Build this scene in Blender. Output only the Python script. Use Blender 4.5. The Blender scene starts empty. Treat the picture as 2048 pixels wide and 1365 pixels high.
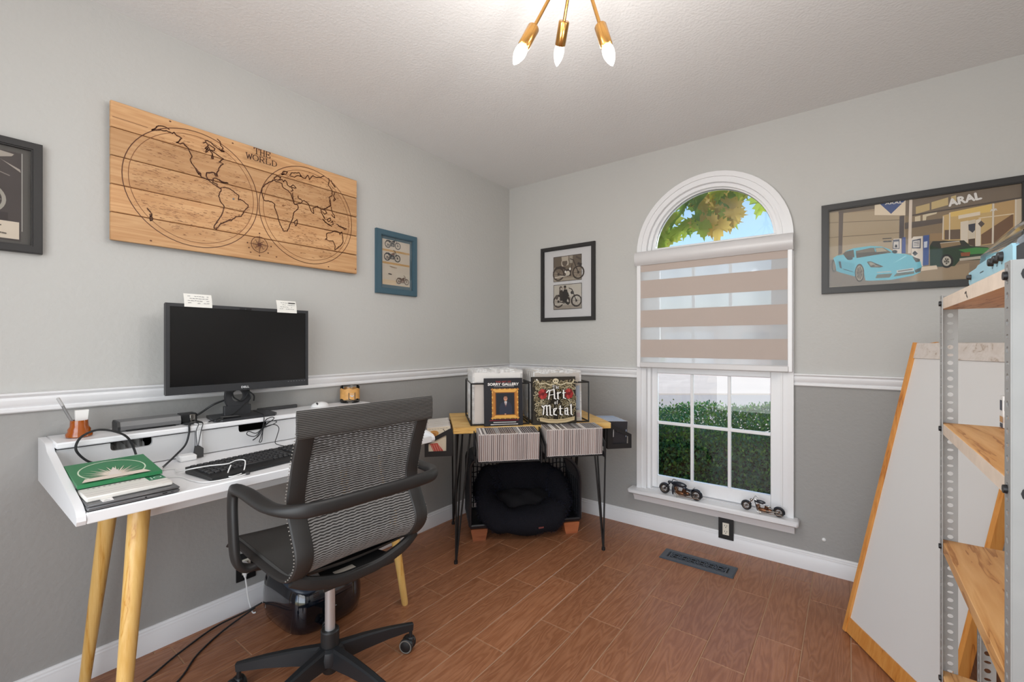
import bpy, bmesh, math, random
from mathutils import Vector, Matrix, Euler
import numpy as np
random.seed(7)
PI = math.pi
SC = bpy.context.scene
COL = SC.collection
# ------------------------------------------------------------------ camera
cam = bpy.data.cameras.new('camera'); camo = bpy.data.objects.new('camera', cam); COL.objects.link(camo)
cam.sensor_width = 36.0; cam.lens = 887.662 / 2048 * 36.0
cam.shift_y = 4.2 / 2048
cam.clip_start = 0.03; cam.clip_end = 300
camo.location = (2.1698, -2.82707, 1.2)
camo.rotation_euler = (PI / 2, 0, math.radians(37.1675))
SC.camera = camo
# ------------------------------------------------------------------ view, sky, sun, large lamps
SC.view_settings.view_transform = 'Standard'; SC.view_settings.look = 'None'
SC.view_settings.gamma = 1.0; SC.view_settings.use_curve_mapping = False
SC.view_settings.exposure = 0.14
SC.cycles.max_bounces = 10; SC.cycles.diffuse_bounces = 5; SC.cycles.transparent_max_bounces = 16
SC.cycles.sample_clamp_indirect = 6.0
try: SC.cycles.use_denoising = True
except Exception: pass
W = bpy.data.worlds.new('sky'); SC.world = W; W.use_nodes = True
nt = W.node_tree; nt.nodes.clear()
sky = nt.nodes.new('ShaderNodeTexSky'); sky.sky_type = 'NISHITA'; sky.sun_disc = False
sky.sun_elevation = math.radians(56); sky.sun_rotation = math.radians(180); sky.air_density = 1.0; sky.dust_density = 0.6
bg = nt.nodes.new('ShaderNodeBackground'); bg.inputs[1].default_value = 0.21
wo = nt.nodes.new('ShaderNodeOutputWorld')
nt.links.new(sky.outputs[0], bg.inputs[0]); nt.links.new(bg.outputs[0], wo.inputs[0])
def light(name, kind, loc, energy, color=(1, 1, 1), rot=(0, 0, 0), **k):
    d = bpy.data.lights.new(name, kind); d.energy = energy; d.color = color
    for a, b in k.items(): setattr(d, a, b)
    o = bpy.data.objects.new(name, d); COL.objects.link(o); o.location = loc; o.rotation_euler = rot
    return o
light('sun', 'SUN', (0, 0, 8), 2.6, (1, .96, .9), (math.radians(34), math.radians(6), 0), angle=math.radians(.6))
# second, low sun lamp added for soft fill and side shadows through the window
light('low_fill_sun', 'SUN', (1, 6, 3), 3.6, (.95, .98, 1.0), (Vector((-.62, -.77, -.14)).to_track_quat('-Z', 'Y').to_euler()), angle=math.radians(48))
# added area lamp, unseen behind the camera, to fill the room evenly
light('rear_fill', 'AREA', (1.75, -3.55, 1.35), 40, (.96, .985, 1.0), (math.radians(90), 0, 0), shape='RECTANGLE', size=2.0, size_y=2.1)

# ------------------------------------------------------------------ colour and materials
def lin(c):
    c /= 255.0
    return c / 12.92 if c <= .04045 else ((c + .055) / 1.055) ** 2.4
def rgb(r, g, b): return (lin(r), lin(g), lin(b), 1)
MATS = {}
def mat(name, col, rough=.5, metal=0.0, spec=.5, coat=0.0, bump=None, var=None, trans=0.0, emis=None):
    """col: sRGB triple. bump=(scale,strength,detail). var=(scale, amount): soft mottling of the colour."""
    m = bpy.data.materials.new(name); m.use_nodes = True; MATS[name] = m
    n = m.node_tree.nodes; lk = m.node_tree.links; p = n['Principled BSDF']
    p.inputs['Base Color'].default_value = rgb(*col); p.inputs['Roughness'].default_value = rough
    p.inputs['Metallic'].default_value = metal; p.inputs['Specular IOR Level'].default_value = spec
    p.inputs['Coat Weight'].default_value = coat; p.inputs['Coat Roughness'].default_value = .08
    if trans: p.inputs['Transmission Weight'].default_value = trans
    if emis:
        p.inputs['Emission Color'].default_value = rgb(*emis[0]); p.inputs['Emission Strength'].default_value = emis[1]
    tc = None
    if bump or var:
        tc = n.new('ShaderNodeTexCoord')
    if bump:
        t = n.new('ShaderNodeTexNoise'); t.inputs['Scale'].default_value = bump[0]; t.inputs['Detail'].default_value = bump[2] if len(bump) > 2 else 3
        b = n.new('ShaderNodeBump'); b.inputs['Strength'].default_value = bump[1]; b.inputs['Distance'].default_value = bump[3] if len(bump) > 3 else .004
        lk.new(tc.outputs['Object'], t.inputs['Vector']); lk.new(t.outputs['Fac'], b.inputs['Height']); lk.new(b.outputs['Normal'], p.inputs['Normal'])
    if var:
        t = n.new('ShaderNodeTexNoise'); t.inputs['Scale'].default_value = var[0]; t.inputs['Detail'].default_value = 4
        r = n.new('ShaderNodeMapRange'); r.inputs['To Min'].default_value = 1 - var[1]; r.inputs['To Max'].default_value = 1 + var[1]
        h = n.new('ShaderNodeHueSaturation'); h.inputs['Color'].default_value = rgb(*col)
        lk.new(tc.outputs['Object'], t.inputs['Vector']); lk.new(t.outputs['Fac'], r.inputs['Value']); lk.new(r.outputs['Result'], h.inputs['Value']); lk.new(h.outputs['Color'], p.inputs['Base Color'])
    return m
def wood(name, c1, c2, c3, scale=(6, 1.2, 6), rough=.45, ring=7.0, bump=.15, rnd=True, rvar=.22, soft=False, fine=.6):
    """grain runs along local Y of 'Object' coordinates after scaling; colours from light c1 to dark c3."""
    m = bpy.data.materials.new(name); m.use_nodes = True; MATS[name] = m
    n = m.node_tree.nodes; lk = m.node_tree.links; p = n['Principled BSDF']; p.inputs['Roughness'].default_value = rough
    tc = n.new('ShaderNodeTexCoord'); mp = n.new('ShaderNodeMapping'); mp.inputs['Scale'].default_value = scale
    oi = n.new('ShaderNodeObjectInfo')
    if rnd:
        cm = n.new('ShaderNodeMath'); cm.operation = 'MULTIPLY'; cm.inputs[1].default_value = 37.0
        lk.new(oi.outputs['Random'], cm.inputs[0]); lk.new(cm.outputs[0], mp.inputs['Location'])
    lk.new(tc.outputs['Object'], mp.inputs['Vector'])
    n1 = n.new('ShaderNodeTexNoise'); n1.inputs['Scale'].default_value = 1.0; n1.inputs['Detail'].default_value = 3; n1.inputs['Distortion'].default_value = .4
    lk.new(mp.outputs[0], n1.inputs['Vector'])
    mu = n.new('ShaderNodeMath'); mu.operation = 'MULTIPLY'; mu.inputs[1].default_value = ring; lk.new(n1.outputs['Fac'], mu.inputs[0])
    fr = n.new('ShaderNodeMath'); fr.operation = 'PINGPONG' if soft else 'FRACT'; lk.new(mu.outputs[0], fr.inputs[0])
    n2 = n.new('ShaderNodeTexNoise'); n2.inputs['Scale'].default_value = 7.0; n2.inputs['Detail'].default_value = 5
    lk.new(mp.outputs[0], n2.inputs['Vector'])
    ad = n.new('ShaderNodeMath'); ad.operation = 'MULTIPLY_ADD'; ad.inputs[1].default_value = fine; ad.inputs[2].default_value = -fine / 2
    lk.new(n2.outputs['Fac'], ad.inputs[0])
    sm = n.new('ShaderNodeMath'); sm.operation = 'ADD'; lk.new(fr.outputs[0], sm.inputs[0]); lk.new(ad.outputs[0], sm.inputs[1])
    cr = n.new('ShaderNodeValToRGB'); e = cr.color_ramp.elements
    e[0].position = 0.0; e[0].color = rgb(*c2); e[1].position = .55; e[1].color = rgb(*c1)
    k = e.new(.85); k.color = rgb(*c2); k = e.new(1.0); k.color = rgb(*c3)
    lk.new(sm.outputs[0], cr.inputs[0])
    h = n.new('ShaderNodeHueSaturation'); lk.new(cr.outputs[0], h.inputs['Color'])
    if rnd:
        r = n.new('ShaderNodeMapRange'); r.inputs['To Min'].default_value = 1 - rvar; r.inputs['To Max'].default_value = 1 + rvar
        lk.new(oi.outputs['Random'], r.inputs['Value']); lk.new(r.outputs['Result'], h.inputs['Value'])
    lk.new(h.outputs['Color'], p.inputs['Base Color'])
    b = n.new('ShaderNodeBump'); b.inputs['Strength'].default_value = bump; b.inputs['Distance'].default_value = .003
    lk.new(sm.outputs[0], b.inputs['Height']); lk.new(b.outputs['Normal'], p.inputs['Normal'])
    return m
def glassmat(name, tint=(1, 1, 1), refl=1.0, rough=.0, diff=0.0):
    m = bpy.data.materials.new(name); m.use_nodes = True; MATS[name] = m
    n = m.node_tree.nodes; lk = m.node_tree.links; n.remove(n['Principled BSDF'])
    t = n.new('ShaderNodeBsdfTransparent'); t.inputs[0].default_value = (*tint, 1)
    g = n.new('ShaderNodeBsdfGlossy'); g.inputs['Roughness'].default_value = rough
    f = n.new('ShaderNodeFresnel'); f.inputs['IOR'].default_value = 1.45
    mx = n.new('ShaderNodeMixShader'); fm = n.new('ShaderNodeMath'); fm.operation = 'MULTIPLY'; fm.inputs[1].default_value = refl; lk.new(f.outputs[0], fm.inputs[0]); lk.new(fm.outputs[0], mx.inputs[0])
    last = t
    if diff:
        d = n.new('ShaderNodeBsdfDiffuse'); d.inputs[0].default_value = (.85, .85, .85, 1)
        tl = n.new('ShaderNodeBsdfTranslucent'); tl.inputs[0].default_value = (.85, .85, .85, 1)
        a = n.new('ShaderNodeMixShader'); a.inputs[0].default_value = .5; lk.new(d.outputs[0], a.inputs[1]); lk.new(tl.outputs[0], a.inputs[2])
        b = n.new('ShaderNodeMixShader'); b.inputs[0].default_value = diff; lk.new(t.outputs[0], b.inputs[1]); lk.new(a.outputs[0], b.inputs[2]); last = b
    lk.new(last.outputs[0], mx.inputs[1]); lk.new(g.outputs[0], mx.inputs[2])
    lk.new(mx.outputs[0], n['Material Output'].inputs[0])
    return m
def vcolmat(name, rough=.55, spec=.3):
    m = bpy.data.materials.new(name); m.use_nodes = True; MATS[name] = m
    n = m.node_tree.nodes; p = n['Principled BSDF']; p.inputs['Roughness'].default_value = rough; p.inputs['Specular IOR Level'].default_value = spec
    a = n.new('ShaderNodeAttribute'); a.attribute_name = 'Col'; m.node_tree.links.new(a.outputs['Color'], p.inputs['Base Color'])
    return m

# ------------------------------------------------------------------ mesh builder
class MB:
    def __init__(s): s.v = []; s.f = []; s.m = []
    def add(s, vs, fs, mi=0, M=None):
        o = len(s.v)
        s.v += [tuple(M @ Vector(p)) for p in vs] if M is not None else [tuple(p) for p in vs]
        s.f += [tuple(i + o for i in f) for f in fs]; s.m += [mi] * len(fs)
        return s
    def box(s, x0, x1, y0, y1, z0, z1, bev=0.0, mi=0, M=None):
        b = min(bev, (x1 - x0) * .45, (y1 - y0) * .45, (z1 - z0) * .45)
        if b <= 0:
            vs = [(x, y, z) for z in (z0, z1) for y in (y0, y1) for x in (x0, x1)]
            return s.add(vs, [(0, 2, 3, 1), (4, 5, 7, 6), (0, 1, 5, 4), (2, 6, 7, 3), (0, 4, 6, 2), (1, 3, 7, 5)], mi, M)
        lo = (x0, y0, z0); hi = (x1, y1, z1); vs = []; idx = {}
        for sx in (0, 1):
            for sy in (0, 1):
                for sz in (0, 1):
                    sg = (sx, sy, sz)
                    for ax in range(3):
                        p = []
                        for k in range(3):
                            c = hi[k] if sg[k] else lo[k]
                            if k != ax: c += -b if sg[k] else b
                            p.append(c)
                        idx[(sg, ax)] = len(vs); vs.append(tuple(p))
        fs = []
        for ax in range(3):
            o = [k for k in range(3) if k != ax]
            for sd in (0, 1):
                q = []
                for (a, c) in ((0, 0), (1, 0), (1, 1), (0, 1)):
                    sg = [0, 0, 0]; sg[ax] = sd; sg[o[0]] = a; sg[o[1]] = c; q.append(idx[(tuple(sg), ax)])
                flip = (sd == 1) ^ (ax == 1)
                fs.append(tuple(q if flip else q[::-1]))
        for e in range(3):
            o = [k for k in range(3) if k != e]
            for a in (0, 1):
                for c in (0, 1):
                    g0 = [0, 0, 0]; g0[o[0]] = a; g0[o[1]] = c; g1 = list(g0); g1[e] = 1; g0 = tuple(g0); g1 = tuple(g1)
                    q = [idx[(g0, o[0])], idx[(g1, o[0])], idx[(g1, o[1])], idx[(g0, o[1])]]
                    fs.append(tuple(q))
        for sg in [(a, c, d) for a in (0, 1) for c in (0, 1) for d in (0, 1)]:
            fs.append((idx[(sg, 0)], idx[(sg, 1)], idx[(sg, 2)]))
        return s.add(vs, fs, mi, M)
    def prism(s, poly, h0, h1, fr=None, mi=0):
        """poly in 2D (a,b), extruded along third axis c from h0 to h1; fr maps (a,b,c) to 3D"""
        n = len(poly); fr = fr or (lambda a, b, c: (a, b, c))
        vs = [fr(a, b, h0) for a, b in poly] + [fr(a, b, h1) for a, b in poly]
        fs = [tuple(range(n))[::-1], tuple(range(n, 2 * n))] + [(i, (i + 1) % n, n + (i + 1) % n, n + i) for i in range(n)]
        return s.add(vs, fs, mi)
    def ring(s, outer, inner, h0, h1, fr=None, mi=0, closed=True):
        """band between two 2D outlines of equal length, extruded"""
        n = len(outer); fr = fr or (lambda a, b, c: (a, b, c))
        vs = [fr(*p, h) for h in (h0, h1) for p in outer] + [fr(*p, h) for h in (h0, h1) for p in inner]
        O0, O1, I0, I1 = 0, n, 2 * n, 3 * n; fs = []
        for i in range(n if closed else n - 1):
            j = (i + 1) % n
            fs += [(O0 + i, O0 + j, O1 + j, O1 + i), (I0 + j, I0 + i, I1 + i, I1 + j), (O1 + i, O1 + j, I1 + j, I1 + i), (O0 + j, O0 + i, I0 + i, I0 + j)]
        if not closed:
            e = n - 1; fs += [(O0, O1, I1, I0), (O0 + e, I0 + e, I1 + e, O1 + e)]
        return s.add(vs, fs, mi)
    def tube(s, pts, r, seg=8, closed=False, mi=0, r2=None, up=None, cap=True):
        """r: radius or list; r2: second radius (along 'up' side) for an oval section"""
        P = [Vector(p) for p in pts]; n = len(P); vs = []; fs = []
        T = []
        for i in range(n):
            a = P[(i - 1) % n] if (closed or i > 0) else P[0]; b = P[(i + 1) % n] if (closed or i < n - 1) else P[-1]
            T.append((b - a).normalized() if (b - a).length > 1e-9 else Vector((0, 0, 1)))
        N = Vector(up) if up is not None else (Vector((0, 0, 1)) if abs(T[0].z) < .9 else Vector((1, 0, 0)))
        for i in range(n):
            if up is not None: N = Vector(up)
            N = (N - T[i] * N.dot(T[i]))
            N = N.normalized() if N.length > 1e-6 else T[i].orthogonal().normalized()
            B = T[i].cross(N)
            ra = r[i] if isinstance(r, (list, tuple)) else r
            rb = (r2[i] if isinstance(r2, (list, tuple)) else r2) if r2 is not None else ra
            for k in range(seg):
                t = 2 * PI * k / seg
                vs.append(tuple(P[i] + B * (ra * math.cos(t)) + N * (rb * math.sin(t))))
        m = n if closed else n - 1
        for i in range(m):
            j = (i + 1) % n
            for k in range(seg):
                l = (k + 1) % seg
                fs.append((i * seg + k, i * seg + l, j * seg + l, j * seg + k))
        if cap and not closed: fs += [tuple(range(seg))[::-1], tuple(range((n - 1) * seg, n * seg))]
        return s.add(vs, fs, mi)
    def sweep(s, pts, prof, up=(0, 0, 1), closed=False, mi=0, cap=True):
        """sweep a 2D profile (side, up) along a path, fixed up vector"""
        P = [Vector(p) for p in pts]; n = len(P); k = 0; vs = []; U = Vector(up)
        for i in range(n):
            a = P[(i - 1) % n] if (closed or i > 0) else P[0]; b = P[(i + 1) % n] if (closed or i < n - 1) else P[-1]
            T = (b - a).normalized(); S = T.cross(U); S = S.normalized() if S.length > 1e-6 else Vector((1, 0, 0)); V = S.cross(T).normalized()
            pr = prof(i) if callable(prof) else prof; k = len(pr)
            vs += [tuple(P[i] + S * x + V * y) for x, y in pr]
        fs = []
        for i in range(n if closed else n - 1):
            j = (i + 1) % n
            for q in range(k):
                w = (q + 1) % k; fs.append((i * k + q, i * k + w, j * k + w, j * k + q))
        if cap and not closed: fs += [tuple(range(k))[::-1], tuple(range((n - 1) * k, n * k))]
        return s.add(vs, fs, mi)
    def lathe(s, prof, seg=20, M=None, mi=0, cap=True):
        vs = []; fs = []; n = len(prof)
        for r, z in prof:
            for k in range(seg):
                t = 2 * PI * k / seg; vs.append((r * math.cos(t), r * math.sin(t), z))
        for i in range(n - 1):
            for k in range(seg):
                l = (k + 1) % seg; fs.append((i * seg + k, i * seg + l, (i + 1) * seg + l, (i + 1) * seg + k))
        if cap and prof[0][0] > 1e-5: fs.append(tuple(range(seg))[::-1])
        if cap and prof[-1][0] > 1e-5: fs.append(tuple(range((n - 1) * seg, n * seg)))
        return s.add(vs, fs, mi, M)
    def sphere(s, c, r, seg=12, rings=8, mi=0, sc=(1, 1, 1)):
        pr = [(max(1e-6, math.sin(PI * i / rings)), -math.cos(PI * i / rings)) for i in range(rings + 1)]
        M = Matrix.Translation(c) @ Matrix.Diagonal((r * sc[0], r * sc[1], r * sc[2], 1))
        return s.lathe(pr, seg, M, mi)
    def grid(s, fn, nu, nv, mi=0, cu=False, cv=False):
        a = nu if cu else nu + 1; b = nv if cv else nv + 1
        vs = [fn(i / nu, j / nv) for i in range(a) for j in range(b)]; fs = []
        for i in range(nu):
            for j in range(nv):
                i2 = (i + 1) % a; j2 = (j + 1) % b
                fs.append((i * b + j, i2 * b + j, i2 * b + j2, i * b + j2))
        return s.add(vs, fs, mi)
    def quad(s, a, b, c, d, mi=0): return s.add([a, b, c, d], [(0, 1, 2, 3)], mi)

def wmat(o):
    M = o.matrix_basis.copy()
    while o.parent is not None:
        o = o.parent; M = o.matrix_basis @ M
    return M
def mesh_of(name, mb, mats, smooth=True, ang=38):
    me = bpy.data.meshes.new(name); me.from_pydata(mb.v, [], mb.f)
    for m in (mats if isinstance(mats, (list, tuple)) else [mats]): me.materials.append(MATS[m] if isinstance(m, str) else m)
    if any(mb.m): me.polygons.foreach_set('material_index', mb.m)
    bm = bmesh.new(); bm.from_mesh(me); bmesh.ops.recalc_face_normals(bm, faces=bm.faces); bm.to_mesh(me); bm.free()
    if smooth:
        me.polygons.foreach_set('use_smooth', [True] * len(me.polygons)); me.set_sharp_from_angle(angle=math.radians(ang))
    me.update()
    return me
def obj(name, mb, mats, parent=None, local=False, label=None, smooth=True, ang=38, kind=None):
    if parent is not None and not local:
        Mi = wmat(parent).inverted(); mb.v = [tuple(Mi @ Vector(p)) for p in mb.v]
    o = bpy.data.objects.new(name, mesh_of(name, mb, mats, smooth, ang)); COL.objects.link(o)
    if parent is not None: o.parent = parent
    if label: o['label'] = label
    if kind: o['kind'] = kind
    return o
def thing(name, label, cat, loc=(0, 0, 0), rz=0.0, group=None):
    o = bpy.data.objects.new(name, None); COL.objects.link(o); o.location = loc; o.rotation_euler = (0, 0, rz); o.empty_display_size = .05
    o['label'] = label; o['category'] = cat
    if group: o['group'] = group
    return o
def tag(o, label, cat, group=None):
    o['label'] = label; o['category'] = cat
    if group: o['group'] = group
    return o
def struct(name, mb, mats, parent=None, **k):
    return obj(name, mb, mats, parent, kind='structure' if parent is None else None, **k)
def base_at(mb_pts): pass
def inst(src, parent, loc=(0, 0, 0), rot=(0, 0, 0), name=None):
    o = src.copy(); COL.objects.link(o); o.parent = parent; o.location = loc; o.rotation_euler = rot
    return o
def copy_tree(o, loc=None, rz=None, label=None, parent=None):
    c = o.copy(); COL.objects.link(c)
    if parent is not None: c.parent = parent
    for ch in list(o.children): copy_tree(ch, parent=c)
    if loc is not None: c.location = loc
    if rz is not None: c.rotation_euler = (0, 0, rz)
    if label: c['label'] = label
    return c
_txt = {}
def text_shape(s, spacing=1.0):
    """outline of a word as triangles in a unit-height font: (verts2d, faces, width)"""
    if (s, spacing) in _txt: return _txt[(s, spacing)]
    cu = bpy.data.curves.new('t', 'FONT'); cu.body = s; cu.size = 1.0; cu.resolution_u = 3; cu.space_character = spacing
    o = bpy.data.objects.new('t', cu); COL.objects.link(o)
    me = o.to_mesh(); vs = [(v.co.x, v.co.y) for v in me.vertices]; fs = [tuple(p.vertices) for p in me.polygons]
    o.to_mesh_clear(); bpy.data.objects.remove(o); bpy.data.curves.remove(cu)
    if vs:
        x0 = min(v[0] for v in vs); vs = [(v[0] - x0, v[1]) for v in vs]; w = max(v[0] for v in vs)
    else: w = 0
    _txt[(s, spacing)] = (vs, fs, w); return _txt[(s, spacing)]
class Print:
    """flat print: coloured shapes in metres on a sheet, each layer a hair above the last"""
    def __init__(s, eps=.00006): s.v = []; s.f = []; s.c = []; s.z = 0.0; s.eps = eps
    def poly(s, pts, col):
        o = len(s.v); s.z += s.eps; s.v += [(a, b, s.z) for a, b in pts]; s.f.append(tuple(range(o, o + len(pts)))); s.c.append(col)
    def rect(s, a0, a1, b0, b1, col): s.poly([(a0, b0), (a1, b0), (a1, b1), (a0, b1)], col)
    def disc(s, a, b, ra, rb, col, n=20): s.poly([(a + ra * math.cos(2 * PI * k / n), b + rb * math.sin(2 * PI * k / n)) for k in range(n)], col)
    def ringp(s, a, b, r, w, col, n=22, q=1.0):
        o = len(s.v); s.z += s.eps
        for k in range(n):
            t = 2 * PI * k / n
            s.v += [(a + r * math.cos(t), b + q * r * math.sin(t), s.z), (a + (r - w) * math.cos(t), b + q * (r - w) * math.sin(t), s.z)]
        for k in range(n):
            l = (k + 1) % n; s.f.append((o + 2 * k, o + 2 * l, o + 2 * l + 1, o + 2 * k + 1)); s.c.append(col)
    def line(s, pts, w, col):
        s.z += s.eps
        for (a, b), (c, d) in zip(pts, pts[1:]):
            L = math.hypot(c - a, d - b)
            if L < 1e-6: continue
            nx, ny = -(d - b) / L * w / 2, (c - a) / L * w / 2; ex, ey = (c - a) / L * w * .3, (d - b) / L * w * .3
            o = len(s.v); s.v += [(a + nx - ex, b + ny - ey, s.z), (a - nx - ex, b - ny - ey, s.z), (c - nx + ex, d - ny + ey, s.z), (c + nx + ex, d + ny + ey, s.z)]
            s.f.append((o, o + 1, o + 2, o + 3)); s.c.append(col)
    def text(s, t, a, b, h, col, w=None, ang=0.0, bold=0.0, shear=0.0, center=False):
        vs, fs, tw = text_shape(t); k = h / .73; kx = k if w is None else (w / tw if tw else k)
        ca, sa = math.cos(ang), math.sin(ang)
        for off in ([(0, 0)] if not bold else [(-bold, 0), (bold, 0), (0, bold), (0, -bold)]):
            s.z += s.eps * .5; o = len(s.v)
            for x, y in vs:
                X = x * kx + y * k * shear + off[0] - (tw * kx / 2 if center else 0); Y = y * k + off[1]
                s.v.append((a + X * ca - Y * sa, b + X * sa + Y * ca, s.z))
            for f in fs: s.f.append(tuple(i + o for i in f)); s.c.append(col)
    def build(s, name, fr, parent, m='print', label=None, local=False):
        """fr maps (a,b,height) to world (or local) coordinates"""
        me = bpy.data.meshes.new(name); P = [Vector(fr(*p)) for p in s.v]
        if parent is not None and not local:
            Mi = wmat(parent).inverted(); P = [Mi @ p for p in P]
        me.from_pydata([tuple(p) for p in P], [], s.f); me.materials.append(MATS[m])
        ca = me.color_attributes.new('Col', 'FLOAT_COLOR', 'CORNER'); d = []
        for f, c in zip(s.f, s.c): d += list(rgb(*c)) * len(f)
        ca.data.foreach_set('color', d); me.update()
        o = bpy.data.objects.new(name, me); COL.objects.link(o)
        if parent is not None: o.parent = parent
        if label: o['label'] = label
        return o
def arc(cx, cy, r, a0, a1, n): return [(cx + r * math.cos(math.radians(a0 + (a1 - a0) * k / n)), cy + r * math.sin(math.radians(a0 + (a1 - a0) * k / n))) for k in range(n + 1)]
_ONES = 'zero first second third fourth fifth sixth seventh eighth ninth tenth eleventh twelfth thirteenth fourteenth fifteenth sixteenth seventeenth eighteenth nineteenth'.split()
def ordinal(n):
    if n < 20: return _ONES[n]
    t = {2: 'twent', 3: 'thirt'}[n // 10]
    return t + 'ieth' if n % 10 == 0 else t + 'y-' + _ONES[n % 10]
def bez(pts, n=8):
    """Catmull-Rom through 3D points"""
    P = [Vector(p) for p in pts]; out = []
    for i in range(len(P) - 1):
        p0 = P[max(i - 1, 0)]; p1 = P[i]; p2 = P[i + 1]; p3 = P[min(i + 2, len(P) - 1)]
        for k in range(n):
            t = k / n
            out.append(.5 * ((2 * p1) + (p2 - p0) * t + (2 * p0 - 5 * p1 + 4 * p2 - p3) * t * t + (3 * p1 - p0 - 3 * p2 + p3) * t ** 3))
    out.append(P[-1]); return out
# ------------------------------------------------------------------ materials
mat('trim_white', (232, 232, 234), .35)
mat('ceiling_white', (232, 231, 230), .9, spec=.2, bump=(95, .55, 4))
mat('vinyl', (236, 236, 238), .3)
mat('grout', (172, 138, 110), .9)
wood('tile_wood', (168, 115, 82), (146, 94, 63), (84, 48, 31), scale=(11, 1.5, 8), rough=.36, ring=16, bump=.3, rvar=.09, soft=True, fine=1.1)
mat('concrete', (204, 188, 176), .9, var=(.6, .12))
mat('asphalt', (168, 158, 152), .9, var=(.4, .1))
mat('stucco', (214, 190, 178), .9); mat('roof_tile', (150, 110, 92), .9); mat('house_window', (90, 100, 112), .2)
mat('soil', (70, 56, 44), 1.0)
glassmat('window_glass', (.96, .985, .98), rough=0.0)
glassmat('picture_glass', (.97, .97, .97), rough=.02, refl=.35)
glassmat('sheer', (.97, .98, 1.0), rough=.6, diff=.6)
mat('blind_band', (186, 172, 164), .85, bump=(600, .1))
mat('blind_metal', (212, 210, 211), .3)
mat('bark', (96, 78, 60), .9)
vcolmat('print', .45, .35); vcolmat('print_gloss', .22, .5)
def wall_paint(name):
    m = mat(name, (196, 194, 188), .75, spec=.25)
    n = m.node_tree.nodes; lk = m.node_tree.links; p = n['Principled BSDF']
    g = n.new('ShaderNodeNewGeometry'); sx = n.new('ShaderNodeSeparateXYZ'); lk.new(g.outputs['Position'], sx.inputs[0])
    c = n.new('ShaderNodeMath'); c.operation = 'GREATER_THAN'; c.inputs[1].default_value = 1.0; lk.new(sx.outputs['Z'], c.inputs[0])
    mx = n.new('ShaderNodeMix'); mx.data_type = 'RGBA'; mx.inputs['A'].default_value = rgb(162, 161, 159); mx.inputs['B'].default_value = rgb(195, 194, 191)
    lk.new(c.outputs[0], mx.inputs['Factor']); lk.new(mx.outputs['Result'], p.inputs['Base Color'])
    t = n.new('ShaderNodeTexNoise'); t.inputs['Scale'].default_value = 70; t.inputs['Detail'].default_value = 3
    t2 = n.new('ShaderNodeTexVoronoi'); t2.inputs['Scale'].default_value = 45
    a = n.new('ShaderNodeMath'); a.operation = 'MULTIPLY_ADD'; a.inputs[1].default_value = .5
    b = n.new('ShaderNodeBump'); b.inputs['Strength'].default_value = .32; b.inputs['Distance'].default_value = .004
    lk.new(g.outputs['Position'], t.inputs['Vector']); lk.new(g.outputs['Position'], t2.inputs['Vector'])
    lk.new(t2.outputs['Distance'], a.inputs[0]); lk.new(t.outputs['Fac'], a.inputs[2]); lk.new(a.outputs[0], b.inputs['Height']); lk.new(b.outputs['Normal'], p.inputs['Normal'])
wall_paint('wall_paint')
# ------------------------------------------------------------------ room
HC = 2.434; XR = 3.15; YF = -3.45
mb = MB().box(-.14, XR + .14, -3.75, .14, -.10, -.0016)
floor = struct('floor', mb, 'grout', smooth=False)
JOINT = {0: -1.476, 1: -1.212, 2: -1.944, 3: -1.72, 4: -1.614, 5: -1.476, 6: -1.216, 7: -1.07, 8: -1.348, 9: -.928, 10: -1.04, 11: -.765, 12: -.93, -1: -1.05, 13: -1.19, 14: -.86, 15: -1.3, 16: -1.0, 17: -.8, 18: -1.25, 19: -1.1}
PL = .597
for k in range(-2, 20):
    xa = .1885 + .153 * k; xb = xa + .153
    xa = max(xa, .002); xb = min(xb, XR)
    if xb - xa < .02: continue
    y = JOINT.get(k, -1.1)
    while y < 0: y += PL
    while y > -3.7:
        ya = max(y - PL, -3.7); yb = min(y, -.002)
        if yb - ya > .03:
            w, l = xb - xa - .0034, yb - ya - .0034
            m2 = MB().box(-w / 2, w / 2, -l / 2, l / 2, -.009, 0, .0016)
            o = obj('plank', m2, 'tile_wood', floor, local=True, smooth=False); o.location = ((xa + xb) / 2, (ya + yb) / 2, 0)
        y -= PL
struct('ceiling', MB().box(-.14, XR + .14, -5.2, .14, HC, HC + .08), 'ceiling_white', smooth=False)
struct('roof', MB().box(-1.2, 5, -6, .16, HC + .2, HC + .3), 'roof_tile', smooth=False)  # unseen slab added to keep the sun out and shade the hedge face
struct('wall_left', MB().box(-.14, 0, -3.75, .14, -.1, HC), 'wall_paint', smooth=False)
struct('wall_right', MB().box(XR, XR + .14, -3.75, .14, -.1, HC), 'wall_paint', smooth=False)
# wall behind the camera with its wide doorway
mb = MB().box(0, .5, YF - .14, YF, 0, HC).box(2.95, XR, YF - .14, YF, 0, HC).box(.5, 2.95, YF - .14, YF, 2.32, HC)
struct('wall_front', mb, 'wall_paint', smooth=False)
# window wall with arched opening
WX0, WX1, WCX, WZ0, WZS = 1.13, 1.876, 1.503, .262, 1.78
WR = (WX1 - WX0) / 2
mb = MB().box(-.14, WX0, 0, .14, -.1, HC + .2).box(WX1, XR + .14, 0, .14, -.1, HC + .2).box(WX0, WX1, 0, .14, -.1, WZ0)
A = arc(WCX, WZS, WR, 180, 0, 28)
for (a, b), (c, d) in zip(A, A[1:]):
    mb.prism([(a, b), (c, d), (c, HC + .2), (a, HC + .2)], 0, .14, lambda p, q, r: (p, r, q))
struct('wall_back', mb, 'wall_paint', smooth=False)
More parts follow.
